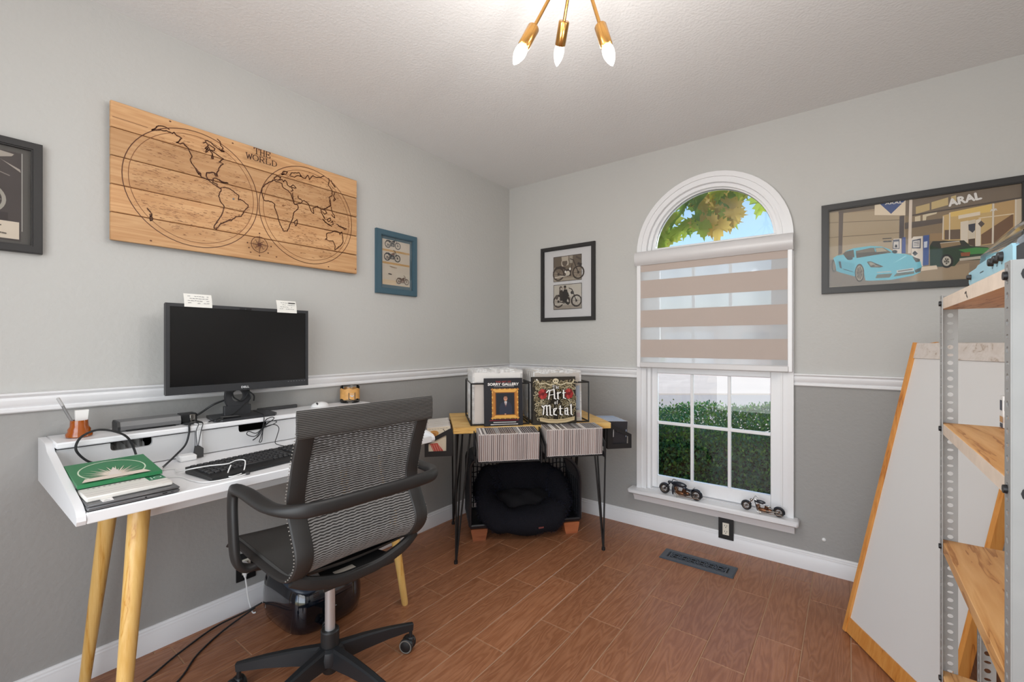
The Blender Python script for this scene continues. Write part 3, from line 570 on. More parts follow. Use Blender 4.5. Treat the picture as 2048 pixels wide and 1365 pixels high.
POSTER=[((118,106,94),[(0.03,0.428),(0.214,0.429),(0.214,0.407),(0.089,0.408),(0.03,0.41)]),((172,155,130),[(0.03,0.419),(0.071,0.419),(0.071,0.193),(0.03,0.19)]),((178,160,134),[(0.089,0.408),(0.308,0.388),(0.307,0.176),(0.086,0.203)]),((128,114,96),[(0.089,0.363),(0.307,0.339),(0.307,0.336),(0.089,0.36)]),((128,114,96),[(0.089,0.29),(0.307,0.277),(0.307,0.274),(0.089,0.286)]),((128,114,96),[(0.03,0.369),(0.071,0.366),(0.071,0.363),(0.03,0.366)]),((128,114,96),[(0.03,0.292),(0.071,0.291),(0.071,0.288),(0.03,0.289)]),((108,97,90),[(0.073,0.419),(0.091,0.418),(0.086,0.203),(0.07,0.195)]),((92,84,84),[(0.307,0.354),(0.324,0.355),(0.322,0.174),(0.305,0.176)]),((140,121,97),[(0.328,0.432),(0.701,0.425),(0.701,0.165),(0.328,0.215)]),((126,111,96),[(0.328,0.425),(0.701,0.424),(0.701,0.362),(0.352,0.35),(0.328,0.35)]),((196,172,124),[(0.365,0.389),(0.413,0.397),(0.413,0.365),(0.365,0.354)]),((204,180,130),[(0.419,0.4),(0.475,0.412),(0.475,0.377),(0.419,0.366)]),((204,180,130),[(0.484,0.413),(0.501,0.417),(0.501,0.387),(0.484,0.381)]),((214,198,168),[(0.362,0.342),(0.381,0.345),(0.381,0.311),(0.362,0.312)]),((220,205,175),[(0.389,0.346),(0.439,0.354),(0.436,0.344),(0.402,0.337),(0.4,0.316),(0.389,0.316)]),((98,88,82),[(0.326,0.32),(0.457,0.319),(0.457,0.298),(0.326,0.289)]),((160,132,98),[(0.414,0.255),(0.457,0.252),(0.457,0.214),(0.414,0.221)]),((205,174,120),[(0.457,0.332),(0.613,0.357),(0.613,0.169),(0.457,0.219)]),((228,194,116),[(0.481,0.342),(0.613,0.356),(0.613,0.321),(0.484,0.321)]),((110,92,78),[(0.463,0.264),(0.514,0.26),(0.514,0.215),(0.463,0.22)]),((192,158,110),[(0.62,0.355),(0.681,0.362),(0.681,0.246),(0.62,0.184)]),((214,196,170),[(0.684,0.362),(0.701,0.364),(0.701,0.266),(0.684,0.246)]),((122,90,66),[(0.58,0.226),(0.676,0.302),(0.676,0.247),(0.62,0.184),(0.58,0.181)]),((90,80,72),[(0.352,0.354),(0.701,0.369),(0.701,0.362),(0.352,0.347)]),((230,216,196),[(0.508,0.323),(0.577,0.329),(0.577,0.313),(0.508,0.307)]),((232,214,184),[(0.572,0.302),(0.678,0.303),(0.678,0.299),(0.572,0.298)]),((226,213,196),[(0.515,0.293),(0.54,0.295),(0.539,0.195),(0.515,0.21)]),((216,202,182),[(0.54,0.293),(0.562,0.297),(0.561,0.19),(0.54,0.193)]),((72,72,82),[(0.54,0.277),(0.562,0.279),(0.561,0.249),(0.553,0.238),(0.541,0.252)]),((92,74,62),[(0.54,0.211),(0.561,0.212),(0.561,0.176),(0.54,0.187)]),((230,217,200),[(0.563,0.293),(0.579,0.297),(0.578,0.175),(0.562,0.177)]),((92,80,74),[(0.57,0.276),(0.58,0.288),(0.591,0.272),(0.58,0.258)]),((224,212,194),[(0.478,0.341),(0.482,0.34),(0.481,0.217),(0.477,0.218)]),((224,212,194),[(0.457,0.328),(0.461,0.327),(0.459,0.221),(0.455,0.221)]),((224,212,194),[(0.614,0.357),(0.62,0.356),(0.618,0.169),(0.612,0.17)]),((224,212,194),[(0.681,0.362),(0.686,0.361),(0.685,0.241),(0.68,0.242)]),((130,117,104),[(0.03,0.177),(0.393,0.136),(0.393,0.033),(0.03,0.036)]),((150,130,107),[(0.328,0.154),(0.702,0.188),(0.702,0.038),(0.308,0.039)]),((168,146,118),[(0.373,0.084),(0.543,0.104),(0.543,0.034),(0.341,0.04)]),((96,86,80),[(0.102,0.095),(0.076,0.039),(0.076,0.035),(0.102,0.091)]),((224,208,192),[(0.342,0.427),(0.353,0.425),(0.348,0.171),(0.337,0.172)]),((232,215,190),[(0.215,0.43),(0.329,0.428),(0.328,0.355),(0.214,0.376)]),((74,90,136),[(0.234,0.428),(0.327,0.426),(0.276,0.371)]),((226,214,202),[(0.281,0.237),(0.286,0.249),(0.314,0.247),(0.314,0.173),(0.284,0.181)]),((92,96,110),[(0.283,0.244),(0.307,0.244),(0.307,0.197),(0.282,0.2)]),((212,206,200),[(0.286,0.234),(0.304,0.234),(0.304,0.201),(0.285,0.204)]),((50,50,55),[(0.291,0.22),(0.298,0.219),(0.299,0.205),(0.289,0.207)]),((70,88,150),[(0.317,0.251),(0.329,0.251),(0.329,0.173),(0.315,0.175)]),((90,86,84),[(0.244,0.257),(0.278,0.255),(0.278,0.251),(0.244,0.253)]),((90,86,84),[(0.247,0.244),(0.278,0.242),(0.278,0.235),(0.247,0.237)]),((46,66,47),[(0.413,0.197),(0.423,0.218),(0.526,0.208),(0.546,0.18),(0.6,0.167),(0.611,0.149),(0.605,0.122),(0.583,0.114),(0.511,0.118),(0.496,0.095),(0.445,0.097),(0.414,0.106)]),((60,60,54),[(0.414,0.201),(0.423,0.218),(0.523,0.208),(0.544,0.179),(0.448,0.18)]),((152,128,97),[(0.448,0.204),(0.512,0.205),(0.516,0.189),(0.452,0.182)]),((205,195,180),[(0.448,0.207),(0.512,0.208),(0.512,0.204),(0.448,0.204)]),((74,142,74),[(0.508,0.167),(0.563,0.171),(0.607,0.162),(0.601,0.141),(0.546,0.142)]),((150,86,56),[(0.515,0.153),(0.546,0.153),(0.544,0.135),(0.517,0.137)]),((196,186,170),[(0.512,0.128),(0.584,0.132),(0.586,0.119),(0.512,0.117)]),((38,36,34),[(0.492,0.118),(0.491,0.109),(0.488,0.1),(0.483,0.094),(0.477,0.09),(0.47,0.089),(0.463,0.091),(0.457,0.096),(0.452,0.104),(0.449,0.113),(0.448,0.123),(0.449,0.133),(0.452,0.141),(0.457,0.148),(0.463,0.152),(0.47,0.152),(0.477,0.15),(0.483,0.145),(0.488,0.137),(0.491,0.128)]),((196,188,174),[(0.484,0.119),(0.484,0.112),(0.481,0.106),(0.478,0.102),(0.474,0.099),(0.47,0.098),(0.465,0.1),(0.461,0.103),(0.458,0.109),(0.456,0.115),(0.455,0.122),(0.456,0.129),(0.458,0.135),(0.461,0.14),(0.465,0.143),(0.47,0.143),(0.474,0.142),(0.478,0.138),(0.481,0.133),(0.484,0.126)]),((90,84,76),[(0.479,0.12),(0.478,0.115),(0.477,0.112),(0.475,0.109),(0.473,0.107),(0.47,0.106),(0.467,0.107),(0.465,0.11),(0.463,0.113),(0.461,0.117),(0.461,0.122),(0.461,0.126),(0.463,0.13),(0.465,0.133),(0.467,0.135),(0.47,0.135),(0.473,0.134),(0.475,0.132),(0.477,0.128),(0.478,0.124)]),((206,198,184),[(0.47,0.126),(0.483,0.116),(0.483,0.123)]),((206,198,184),[(0.473,0.122),(0.472,0.1),(0.476,0.101)]),((206,198,184),[(0.472,0.116),(0.458,0.113),(0.461,0.107)]),((206,198,184),[(0.468,0.117),(0.461,0.137),(0.458,0.132)]),((206,198,184),[(0.466,0.123),(0.476,0.139),(0.472,0.141)]),((228,216,202),[(0.349,0.238),(0.357,0.249),(0.389,0.247),(0.39,0.104),(0.35,0.126)]),((88,92,106),[(0.352,0.233),(0.383,0.237),(0.382,0.19),(0.351,0.194)]),((214,208,202),[(0.355,0.227),(0.379,0.229),(0.378,0.196),(0.355,0.198)]),((70,72,84),[(0.358,0.222),(0.376,0.222),(0.376,0.219),(0.358,0.219)]),((70,72,84),[(0.358,0.214),(0.376,0.215),(0.376,0.212),(0.358,0.212)]),((70,72,84),[(0.358,0.207),(0.376,0.207),(0.376,0.205),(0.358,0.205)]),((52,50,52),[(0.352,0.171),(0.362,0.182),(0.372,0.167),(0.362,0.157)]),((74,94,152),[(0.391,0.249),(0.411,0.249),(0.409,0.11),(0.389,0.108)]),((206,212,224),[(0.393,0.219),(0.405,0.221),(0.404,0.192),(0.393,0.191)]),((228,208,182),[(0.382,0.083),(0.386,0.103),(0.436,0.105),(0.44,0.087)]),((82,76,68),[(0.064,0.141),(0.064,0.131),(0.062,0.122),(0.059,0.115),(0.056,0.11),(0.053,0.109),(0.049,0.111),(0.046,0.116),(0.044,0.123),(0.042,0.133),(0.042,0.143),(0.042,0.154),(0.044,0.163),(0.046,0.17),(0.049,0.174),(0.053,0.176),(0.056,0.173),(0.059,0.169),(0.062,0.161),(0.064,0.151)]),((128,118,104),[(0.061,0.141),(0.06,0.134),(0.059,0.127),(0.058,0.121),(0.056,0.118),(0.053,0.117),(0.051,0.118),(0.049,0.122),(0.048,0.128),(0.047,0.135),(0.046,0.143),(0.047,0.151),(0.048,0.158),(0.049,0.163),(0.051,0.166),(0.053,0.167),(0.056,0.166),(0.058,0.162),(0.059,0.156),(0.06,0.149)]),((112,190,207),[(0.049,0.183),(0.065,0.194),(0.088,0.195),(0.102,0.213),(0.131,0.223),(0.199,0.226),(0.241,0.217),(0.268,0.202),(0.294,0.177),(0.328,0.171),(0.353,0.159),(0.381,0.13),(0.386,0.103),(0.381,0.078),(0.356,0.065),(0.276,0.051),(0.193,0.054),(0.179,0.057),(0.174,0.089),(0.137,0.081),(0.076,0.107),(0.062,0.116),(0.06,0.141),(0.054,0.167)]),((96,172,190),[(0.062,0.173),(0.137,0.144),(0.137,0.082),(0.076,0.107),(0.063,0.117)]),((92,88,80),[(0.089,0.2),(0.102,0.211),(0.132,0.215),(0.136,0.177),(0.102,0.176)]),((122,114,100),[(0.141,0.208),(0.199,0.216),(0.247,0.212),(0.278,0.183),(0.217,0.179),(0.144,0.172)]),((88,84,76),[(0.141,0.197),(0.217,0.195),(0.278,0.183),(0.217,0.179),(0.144,0.172)]),((178,166,142),[(0.217,0.212),(0.244,0.211),(0.262,0.193),(0.223,0.192)]),((100,176,194),[(0.212,0.215),(0.216,0.214),(0.221,0.194),(0.216,0.195)]),((152,216,226),[(0.275,0.125),(0.328,0.163),(0.335,0.16)]),((84,80,72),[(0.184,0.149),(0.199,0.15),(0.248,0.119),(0.235,0.115),(0.199,0.12)]),((160,154,138),[(0.191,0.145),(0.201,0.146),(0.217,0.133),(0.199,0.127)]),((150,142,124),[(0.214,0.131),(0.235,0.121),(0.214,0.121)]),((84,80,72),[(0.352,0.156),(0.38,0.139),(0.378,0.128),(0.365,0.127)]),((108,113,104),[(0.217,0.064),(0.224,0.082),(0.281,0.082),(0.271,0.063)]),((108,113,104),[(0.285,0.066),(0.295,0.081),(0.359,0.085),(0.359,0.074)]),((84,92,88),[(0.36,0.09),(0.384,0.101),(0.382,0.082),(0.364,0.077)]),((202,202,198),[(0.296,0.095),(0.357,0.101),(0.359,0.088),(0.298,0.082)]),((110,110,110),[(0.301,0.092),(0.353,0.097),(0.353,0.092),(0.301,0.087)]),((180,190,192),[(0.223,0.094),(0.276,0.095),(0.276,0.089),(0.223,0.089)]),((60,78,84),[(0.091,0.124),(0.129,0.106),(0.129,0.103),(0.091,0.12)]),((58,74,80),[(0.071,0.163),(0.08,0.162),(0.085,0.125),(0.076,0.131)]),((74,67,58),[(0.174,0.094),(0.174,0.08),(0.171,0.068),(0.167,0.058),(0.162,0.052),(0.156,0.05),(0.15,0.053),(0.145,0.06),(0.141,0.07),(0.138,0.083),(0.137,0.098),(0.138,0.112),(0.141,0.124),(0.145,0.134),(0.15,0.14),(0.156,0.142),(0.162,0.139),(0.167,0.132),(0.171,0.121),(0.174,0.108)]),((152,138,118),[(0.17,0.094),(0.17,0.083),(0.168,0.072),(0.164,0.064),(0.16,0.059),(0.156,0.058),(0.151,0.06),(0.147,0.066),(0.144,0.074),(0.142,0.085),(0.141,0.097),(0.142,0.109),(0.144,0.119),(0.147,0.127),(0.151,0.132),(0.156,0.134),(0.16,0.131),(0.164,0.126),(0.168,0.117),(0.17,0.106)]),((92,82,70),[(0.167,0.095),(0.167,0.085),(0.165,0.077),(0.163,0.07),(0.159,0.066),(0.156,0.065),(0.152,0.067),(0.149,0.071),(0.147,0.079),(0.145,0.087),(0.145,0.097),(0.145,0.106),(0.147,0.115),(0.149,0.121),(0.152,0.126),(0.156,0.127),(0.159,0.125),(0.163,0.12),(0.165,0.113),(0.167,0.104)]),((166,152,132),[(0.156,0.096),(0.17,0.092),(0.17,0.097)]),((166,152,132),[(0.156,0.096),(0.163,0.065),(0.166,0.068)]),((166,152,132),[(0.156,0.096),(0.151,0.061),(0.155,0.06)]),((166,152,132),[(0.156,0.096),(0.143,0.083),(0.144,0.079)]),((166,152,132),[(0.156,0.096),(0.144,0.115),(0.143,0.111)]),((166,152,132),[(0.156,0.096),(0.155,0.132),(0.151,0.131)]),((166,152,132),[(0.156,0.096),(0.166,0.122),(0.163,0.125)]),((60,70,72),[(0.129,0.172),(0.129,0.169),(0.127,0.167),(0.124,0.166),(0.12,0.165),(0.117,0.165),(0.113,0.166),(0.109,0.167),(0.106,0.17),(0.104,0.172),(0.104,0.175),(0.104,0.178),(0.106,0.18),(0.109,0.181),(0.113,0.182),(0.117,0.182),(0.12,0.181),(0.124,0.18),(0.127,0.177),(0.129,0.175)]),((60,70,72),[(0.299,0.185),(0.299,0.182),(0.297,0.18),(0.295,0.178),(0.292,0.177),(0.289,0.177),(0.286,0.178),(0.284,0.18),(0.281,0.182),(0.28,0.184),(0.28,0.187),(0.28,0.19),(0.281,0.192),(0.284,0.193),(0.286,0.194),(0.289,0.194),(0.292,0.194),(0.295,0.192),(0.297,0.19),(0.299,0.187)])]
# ------------------------------------------------------------------ more materials
mat('frame_black', (44, 42, 42), .45); mat('frame_teal', (66, 94, 108), .5); mat('mat_board', (214, 212, 213), .8)
mat('black_plastic', (30, 31, 33), .45); mat('black_gloss', (12, 14, 18), .12, coat=.6); mat('dark_grey', (62, 62, 63), .5)
mat('engrave', (70, 38, 22), .9); mat('outlet_ivory', (226, 220, 206), .35); mat('outlet_black', (26, 26, 27), .4); mat('white_plastic', (236, 236, 236), .4)
wood('pine_plank', (208, 164, 118), (192, 144, 98), (158, 108, 68), scale=(6, 1.6, 22), rough=.6, ring=5, bump=.06, rvar=.10, soft=True, fine=.7)
mat('brass', (196, 148, 84), .26, metal=1.0); mat('steel_screw', (150, 150, 150), .35, metal=1)
# ------------------------------------------------------------------ wooden world map (on left wall)
MY, MZ, MW, MH, MX = -2.424, 1.576, 1.014, .511, .035
wm = thing('wall_map', 'carved wooden world map of horizontal pine boards hung above the desk', 'wall art', (0, MY + MW / 2, MZ))
fl = lambda a, b, h: (MX + h, MY + a, MZ + b)
zb = [0, .1035, .206, .31, .413, MH]
for a, b in zip(zb, zb[1:]):
    o = obj('plank', MB().box(-.008, .008, -MW / 2, MW / 2, -(b - a) / 2 + .0014, (b - a) / 2 - .0014, .0022), 'pine_plank', wm, local=True)
    o.location = (MX - .008, 0, (a + b) / 2)
obj('backing', MB().box(.004, MX - .0165, MY + .004, MY + MW - .004, MZ + .004, MZ + MH - .004), mat('map_edge', (96, 78, 62), .8), wm)
P = Print(.00002); E1 = (88, 48, 28); E2 = (128, 82, 50)
for cx in (.268, .7455):
    for r, w, c in ((.2375, .0030, E1), (.219, .0022, E2)): P.ringp(cx, .256, r, w, c, 64)
def rough(pts, amp, rr):
    out = []
    for (a, b), (c, d) in zip(pts, pts[1:]):
        n = max(1, int(math.hypot(c - a, d - b) / .006))
        for k in range(n):
            t = k / n; out.append((a + (c - a) * t + (rr.uniform(-amp, amp) if k else 0), b + (d - b) * t + (rr.uniform(-amp, amp) if k else 0)))
    return out + [pts[-1]]
rr = random.Random(5)
for L in MAPLINES: P.line(rough(L, .0016, rr), .0042, E1)
# hatching and place-name ticks
for k in range(2200):
    cx = rr.choice((.268, .7455)); a = cx + rr.uniform(-.21, .21); b = .256 + rr.uniform(-.21, .21)
    if math.hypot(a - cx, b - .256) > .21: continue
    bands = abs((b * 7 + .3 * math.sin(a * 9)) % 1 - .5)
    if bands < .16 and rr.random() < .7: continue
    l = rr.uniform(.003, .014); P.line([(a, b), (a + l, b + rr.uniform(-.001, .001))], rr.choice((.0009, .0013, .0017)), rr.choice((E2, (150, 104, 70), (136, 90, 58))))
for b0 in (.16, .15, .14, .22, .235):   # longer rows of small marks in the open ocean
    a = .06
    while a < .25:
        l = rr.uniform(.006, .02); P.line([(a, b0 + rr.uniform(-.004, .004)), (a + l, b0 + rr.uniform(-.004, .004))], .001, E2); a += l + rr.uniform(.004, .012)
# compass
cx, cz = .499, .066
P.ringp(cx, cz, .036, .003, E1, 32); P.ringp(cx, cz, .026, .001, E2, 28)
for k in range(8):
    t = k * PI / 4; r = .042 if k % 2 == 0 else .026; w = .006
    ca, sa = math.cos(t), math.sin(t)
    P.poly([(cx + r * ca, cz + r * sa), (cx - w * sa, cz + w * ca), (cx, cz)], E1); P.line([(cx + r * ca, cz + r * sa), (cx + w * sa, cz - w * ca), (cx, cz)], .0014, E1)
    if k % 2 == 0: P.disc(cx + .05 * ca, cz + .05 * sa, .0035, .0035, E1, 8)
for a, b in ((.462, .026), (.536, .034), (.573, .022), (.455, .045), (.83, .012), (.985, .02), (.83, .46), (.17, .488), (.11, .012), (.39, .482)): P.disc(a, b, .004, .003, (96, 56, 32), 8)
P.line([(.0, .4385), (.10, .4365)], .0018, (96, 58, 34))
# lettering with serifs
STROKES = {'T': [((0, 1), (1, 1)), ((.5, 0), (.5, 1)), ((.3, 0), (.7, 0)), ((0, .8), (0, 1)), ((1, .8), (1, 1))],
 'H': [((.15, 0), (.15, 1)), ((.85, 0), (.85, 1)), ((.15, .5), (.85, .5)), ((0, 0), (.3, 0)), ((0, 1), (.3, 1)), ((.7, 0), (1, 0)), ((.7, 1), (1, 1))],
 'E': [((.15, 0), (.15, 1)), ((0, 0), (.9, 0)), ((0, 1), (.9, 1)), ((.15, .5), (.65, .5)), ((.9, 0), (.9, .25)), ((.9, .75), (.9, 1)), ((.65, .4), (.65, .6))],
 'W': [((.0, 1), (.27, 0)), ((.27, 0), (.5, .8)), ((.5, .8), (.73, 0)), ((.73, 0), (1, 1)), ((-.1, 1), (.15, 1)), ((.85, 1), (1.1, 1))],
 'O': [((.5 + .5 * math.cos(t * PI / 8), .5 + .5 * math.sin(t * PI / 8)), (.5 + .5 * math.cos((t + 1) * PI / 8), .5 + .5 * math.sin((t + 1) * PI / 8))) for t in range(16)],
 'R': [((.15, 0), (.15, 1)), ((0, 0), (.3, 0)), ((0, 1), (.6, 1)), ((.6, 1), (.85, .88)), ((.85, .88), (.85, .62)), ((.85, .62), (.6, .5)), ((.15, .5), (.6, .5)), ((.5, .5), (.9, 0)), ((.8, 0), (1, 0))],
 'L': [((.15, 0), (.15, 1)), ((0, 0), (.9, 0)), ((0, 1), (.3, 1)), ((.9, 0), (.9, .3))],
 'D': [((.15, 0), (.15, 1)), ((0, 0), (.55, 0)), ((0, 1), (.55, 1)), ((.55, 0), (.85, .2)), ((.85, .2), (.95, .5)), ((.95, .5), (.85, .8)), ((.85, .8), (.55, 1))]}
def carve(word, a, b, w, h):
    n = len(word); cw = w / (n + (n - 1) * .18)
    for i, ch in enumerate(word):
        x = a + i * cw * 1.18
        for p, q in STROKES[ch]:
            v = abs(p[0] - q[0]) < abs(p[1] - q[1])
            P.line([(x + p[0] * cw, b + p[1] * h), (x + q[0] * cw, b + q[1] * h)], .0042 if v else .0024, (66, 34, 18))
carve('THE', .476, .468, .070, .026); carve('WORLD', .444, .437, .130, .024)
P.build('engraving', lambda a, b, c: fl(a, b, .0004 + c), wm)
obj('hanger_nail', MB().lathe([(.004, 0), (.004, .003), (.0, .004)], 8, Matrix.Translation((MX, MY + .404, MZ + .252)) @ Matrix.Rotation(PI / 2, 4, 'Y')), 'steel_screw', wm)
# ------------------------------------------------------------------ framed pictures
def frame(name, label, w, h, bw, bd, mname, fr, loc, glass=True):
    """fr maps (a,b,d) with a right, b up, d out of the wall"""
    t = thing(name, label, 'picture', loc)
    r = lambda x, y: [(x, y), (w - x, y), (w - x, h - y), (x, h - y)]
    m = MB()
    m.ring(r(0, 0), r(.004, .004), .0, bd - .003, fr).ring(r(.002, .002), r(bw - .004, bw - .004), .0, bd, fr).ring(r(bw - .005, bw - .005), r(bw, bw), .0, bd - .004, fr)
    obj('frame', m, mname, t, ang=20)
    obj('backing', MB().prism(r(.003, .003), .0005, .003, fr), 'map_edge', t, smooth=False)
    if glass: obj('glass', MB().prism(r(bw - .002, bw - .002), bd - .0085, bd - .0075, fr), 'picture_glass', t, smooth=False)
    return t
def motorcycle(P, a, b, s, ink, light=None, fill=None, rake=1.0):
    """side view, wheelbase s, standing on baseline b, front wheel on the right"""
    r = .30 * s
    for x in (a, a + s):
        P.ringp(x, b + r, r, r * .22, ink, 20); P.disc(x, b + r, r * .2, r * .2, ink, 10)
        for k in range(6):
            t = k * PI / 3; P.line([(x, b + r), (x + r * .85 * math.cos(t), b + r + r * .85 * math.sin(t))], r * .035, ink)
    P.line([(a + s, b + r), (a + s * .76, b + s * .86)], s * .045, ink); P.line([(a + s * .76, b + s * .86), (a + s * .60, b + s * .93)], s * .04, ink)
    P.poly([(a + s * .38, b + s * .60), (a + s * .70, b + s * .74), (a + s * .74, b + s * .66), (a + s * .66, b + s * .52), (a + s * .40, b + s * .52)], fill or ink)
    P.poly([(a - s * .05, b + s * .60), (a + s * .12, b + s * .66), (a + s * .38, b + s * .56), (a + s * .36, b + s * .48), (a + s * .1, b + s * .52)], ink)
    P.poly([(a + s * .30, b + s * .48), (a + s * .62, b + s * .50), (a + s * .66, b + s * .18), (a + s * .32, b + s * .16)], ink)
    P.disc(a + s * .48, b + s * .30, s * .11, s * .11, light or (170, 165, 155), 12); P.line([(a + s * .40, b + s * .20), (a - s * .18, b + s * .16)], s * .06, light or (170, 165, 155))
    P.line([(a, b + r), (a + s * .36, b + s * .2)], s * .035, ink); P.line([(a + s * .70, b + s * .7), (a + s * .62, b + s * .2)], s * .03, ink)
    P.line([(a - r * .9, b + r * 1.35), (a - r * .4, b + r * 2.0), (a + r * .5, b + r * 2.1)], s * .05, ink)
LW = lambda y0, z0: (lambda a, b, d: (.001 + d, y0 + a, z0 + b))
BWL = lambda x0, z0: (lambda a, b, d: (x0 + a, -.001 - d, z0 + b))
# picture at the far left
f1 = LW(-2.93, 1.497)
t = frame('picture_frame', 'black framed dark motorcycle poster at left of the wooden map', .338, .366, .026, .022, 'frame_black', f1, (0, -2.76, 1.497))
P = Print(); P.rect(.02, .318, .02, .346, (92, 88, 84)); P.rect(.05, .29, .036, .325, (78, 70, 68))
P.line([(.2925, .07), (.2925, .325)], .0016, (190, 186, 180)); P.poly([(.18, .325), (.225, .325), (.275, .318), (.27, .31), (.24, .30)], (176, 166, 156)); P.poly([(.244, .296), (.29, .262), (.288, .272), (.25, .292)], (170, 160, 150))
P.poly([(.16, .325), (.215, .322), (.222, .308), (.19, .30), (.16, .305)], (170, 118, 90)); P.poly([(.16, .25), (.225, .262), (.215, .25), (.18, .24)], (160, 150, 140)); P.line([(.24, .255), (.265, .246)], .003, (140, 130, 124))
P.ringp(.206, .165, .052, .009, (170, 164, 154), 28); P.ringp(.206, .165, .036, .004, (120, 114, 106), 24); P.ringp(.206, .165, .022, .005, (150, 144, 134), 20)
for k in range(10): P.line([(.206, .165), (.206 + .043 * math.cos(k * .628), .165 + .043 * math.sin(k * .628))], .0016, (150, 144, 136))
P.poly([(.17, .218), (.235, .212), (.215, .222), (.18, .226)], (140, 100, 80)); P.rect(.235, .262, .095, .125, (64, 56, 56))
P.rect(.08, .286, .042, .098, (222, 208, 190))
for k, (a, c, q) in enumerate(((.115, .238, 1), (.105, .23, 0), (.12, .255, 1))):
    x = a
    while x < c:
        l = rr.uniform(.004, .012); P.line([(x, .084 - k * .013), (x + l, .0835 - k * .013 + rr.uniform(-.001, .001))], .004, (140, 96, 80) if k == 1 else (110, 100, 92)); x += l + .003
P.build('print', lambda a, b, c: f1(a, b, .004 + c), t)
# teal frame
f2 = LW(-1.272, 1.490)
t = frame('picture_frame', 'small teal framed print of three motorcycles beside the wooden map', .3, .372, .034, .02, 'frame_teal', f2, (0, -1.12, 1.49))
P = Print(); P.rect(.025, .275, .025, .347, (96, 118, 128)); P.rect(.05, .252, .055, .322, (214, 202, 186))
for z in (.258, .184): P.rect(.05, .25, z - .006, z + .006, (204, 166, 116))
P.rect(.05, .252, .055, .085, (222, 200, 170)); P.rect(.15, .252, .06, .13, (216, 206, 190))
motorcycle(P, .088, .272, .072, (76, 78, 80), (150, 146, 140)); motorcycle(P, .082, .196, .074, (70, 74, 78), (150, 146, 140), (140, 110, 100)); motorcycle(P, .165, .066, .06, (112, 92, 84), (170, 150, 136))
P.line([(.09, .120), (.11, .118)], .006, (90, 84, 80)); P.line([(.1, .165), (.15, .16)], .003, (150, 120, 90))
P.build('print', lambda a, b, c: f2(a, b, .004 + c), t)
# two sepia photographs
f3 = BWL(.312, 1.361)
t = frame('picture_frame', 'black framed pair of old motorcycle photographs on white mat near the corner', .45, .552, .028, .02, 'frame_black', f3, (.537, 0, 1.361))
P = Print(); P.rect(.024, .426, .024, .528, (216, 214, 215))
A0, A1 = .106, .342
P.rect(A0, A1, .292, .478, (66, 58, 54)); P.rect(A0 + .004, A1 - .004, .296, .474, (150, 136, 120))
P.rect(A0 + .004, A1 - .004, .40, .474, (112, 100, 88)); P.rect(A0 + .004, A1 - .004, .296, .315, (170, 158, 142))
P.disc(.205, .425, .032, .036, (196, 184, 168)); P.disc(.203, .428, .022, .026, (104, 92, 82)); P.poly([(.175, .474), (.235, .474), (.232, .44), (.18, .44)], (186, 174, 158)); P.poly([(.24, .474), (.27, .474), (.268, .42), (.245, .42)], (170, 160, 146))
P.poly([(.118, .37), (.17, .4), (.25, .41), (.29, .42), (.3, .39), (.25, .36), (.16, .35)], (126, 112, 98))
motorcycle(P, .15, .298, .165, (72, 62, 56), (206, 196, 182), (120, 106, 92)); P.disc(.21, .36, .007, .01, (235, 230, 222), 8); P.disc(.248, .378, .008, .01, (240, 236, 228), 8)
P.line([(.3, .46), (.335, .44)], .012, (90, 80, 72)); P.line([(.315, .41), (.338, .4)], .018, (70, 62, 58))
P.rect(A0 + .002, A1 + .002, .086, .270, (66, 58, 54)); P.rect(A0 + .006, A1 - .002, .090, .266, (196, 188, 176)); P.rect(A0 + .006, A1 - .002, .090, .118, (160, 150, 138)); P.rect(A0 + .006, A1 - .002, .116, .16, (182, 172, 160))
motorcycle(P, .15, .1, .15, (62, 54, 50), (200, 192, 180), (90, 80, 72)); P.ringp(.303, .145, .04, .006, (58, 50, 46), 24)
P.poly([(.165, .15), (.16, .2), (.168, .236), (.18, .236), (.2, .2), (.205, .15)], (60, 54, 50)); P.disc(.172, .243, .013, .015, (92, 80, 72)); P.disc(.173, .237, .008, .010, (206, 194, 180)); P.poly([(.157, .2), (.163, .25), (.17, .255), (.168, .2)], (70, 60, 54))
P.poly([(.19, .15), (.188, .21), (.2, .232), (.225, .23), (.236, .18), (.22, .14)], (52, 48, 46)); P.disc(.207, .245, .010, .013, (120, 104, 92)); P.disc(.207, .252, .0105, .008, (40, 36, 34)); P.line([(.215, .215), (.245, .19), (.262, .205)], .010, (56, 52, 50))
P.poly([(.236, .2), (.25, .22), (.262, .205), (.25, .17)], (206, 200, 190)); P.disc(.268, .205, .014, .012, (58, 52, 50)); P.disc(.138, .178, .013, .018, (96, 86, 78)); P.line([(.2, .15), (.235, .125)], .018, (56, 52, 50))
P.build('print', lambda a, b, c: f3(a, b, .004 + c), t)
# petrol station poster
f4 = BWL(2.058, 1.455)
t = frame('picture_frame', 'wide black framed petrol station poster with a light blue sports car', .732, .458, .032, .022, 'frame_black', f4, (2.424, 0, 1.455))
P = Print(.00003); P.rect(.025, .705, .025, .433, (165, 146, 122))
for col, pts in POSTER: P.poly([(min(max(a, .028), .703), min(max(b, .030), .430)) for a, b in pts], col)
P.text('ARAL', .2535, .419, .012, (232, 226, 220), w=.0640, ang=-.06, bold=.0008)
P.text('ARAL', .4778, .3690, .034, (236, 232, 228), w=.104, ang=.1418, bold=.0022)
P.text('AR', .607, .322, .010, (225, 220, 214), w=.022, ang=.1, bold=.0006)
P.build('print', lambda a, b, c: f4(a, b, .004 + c), t)
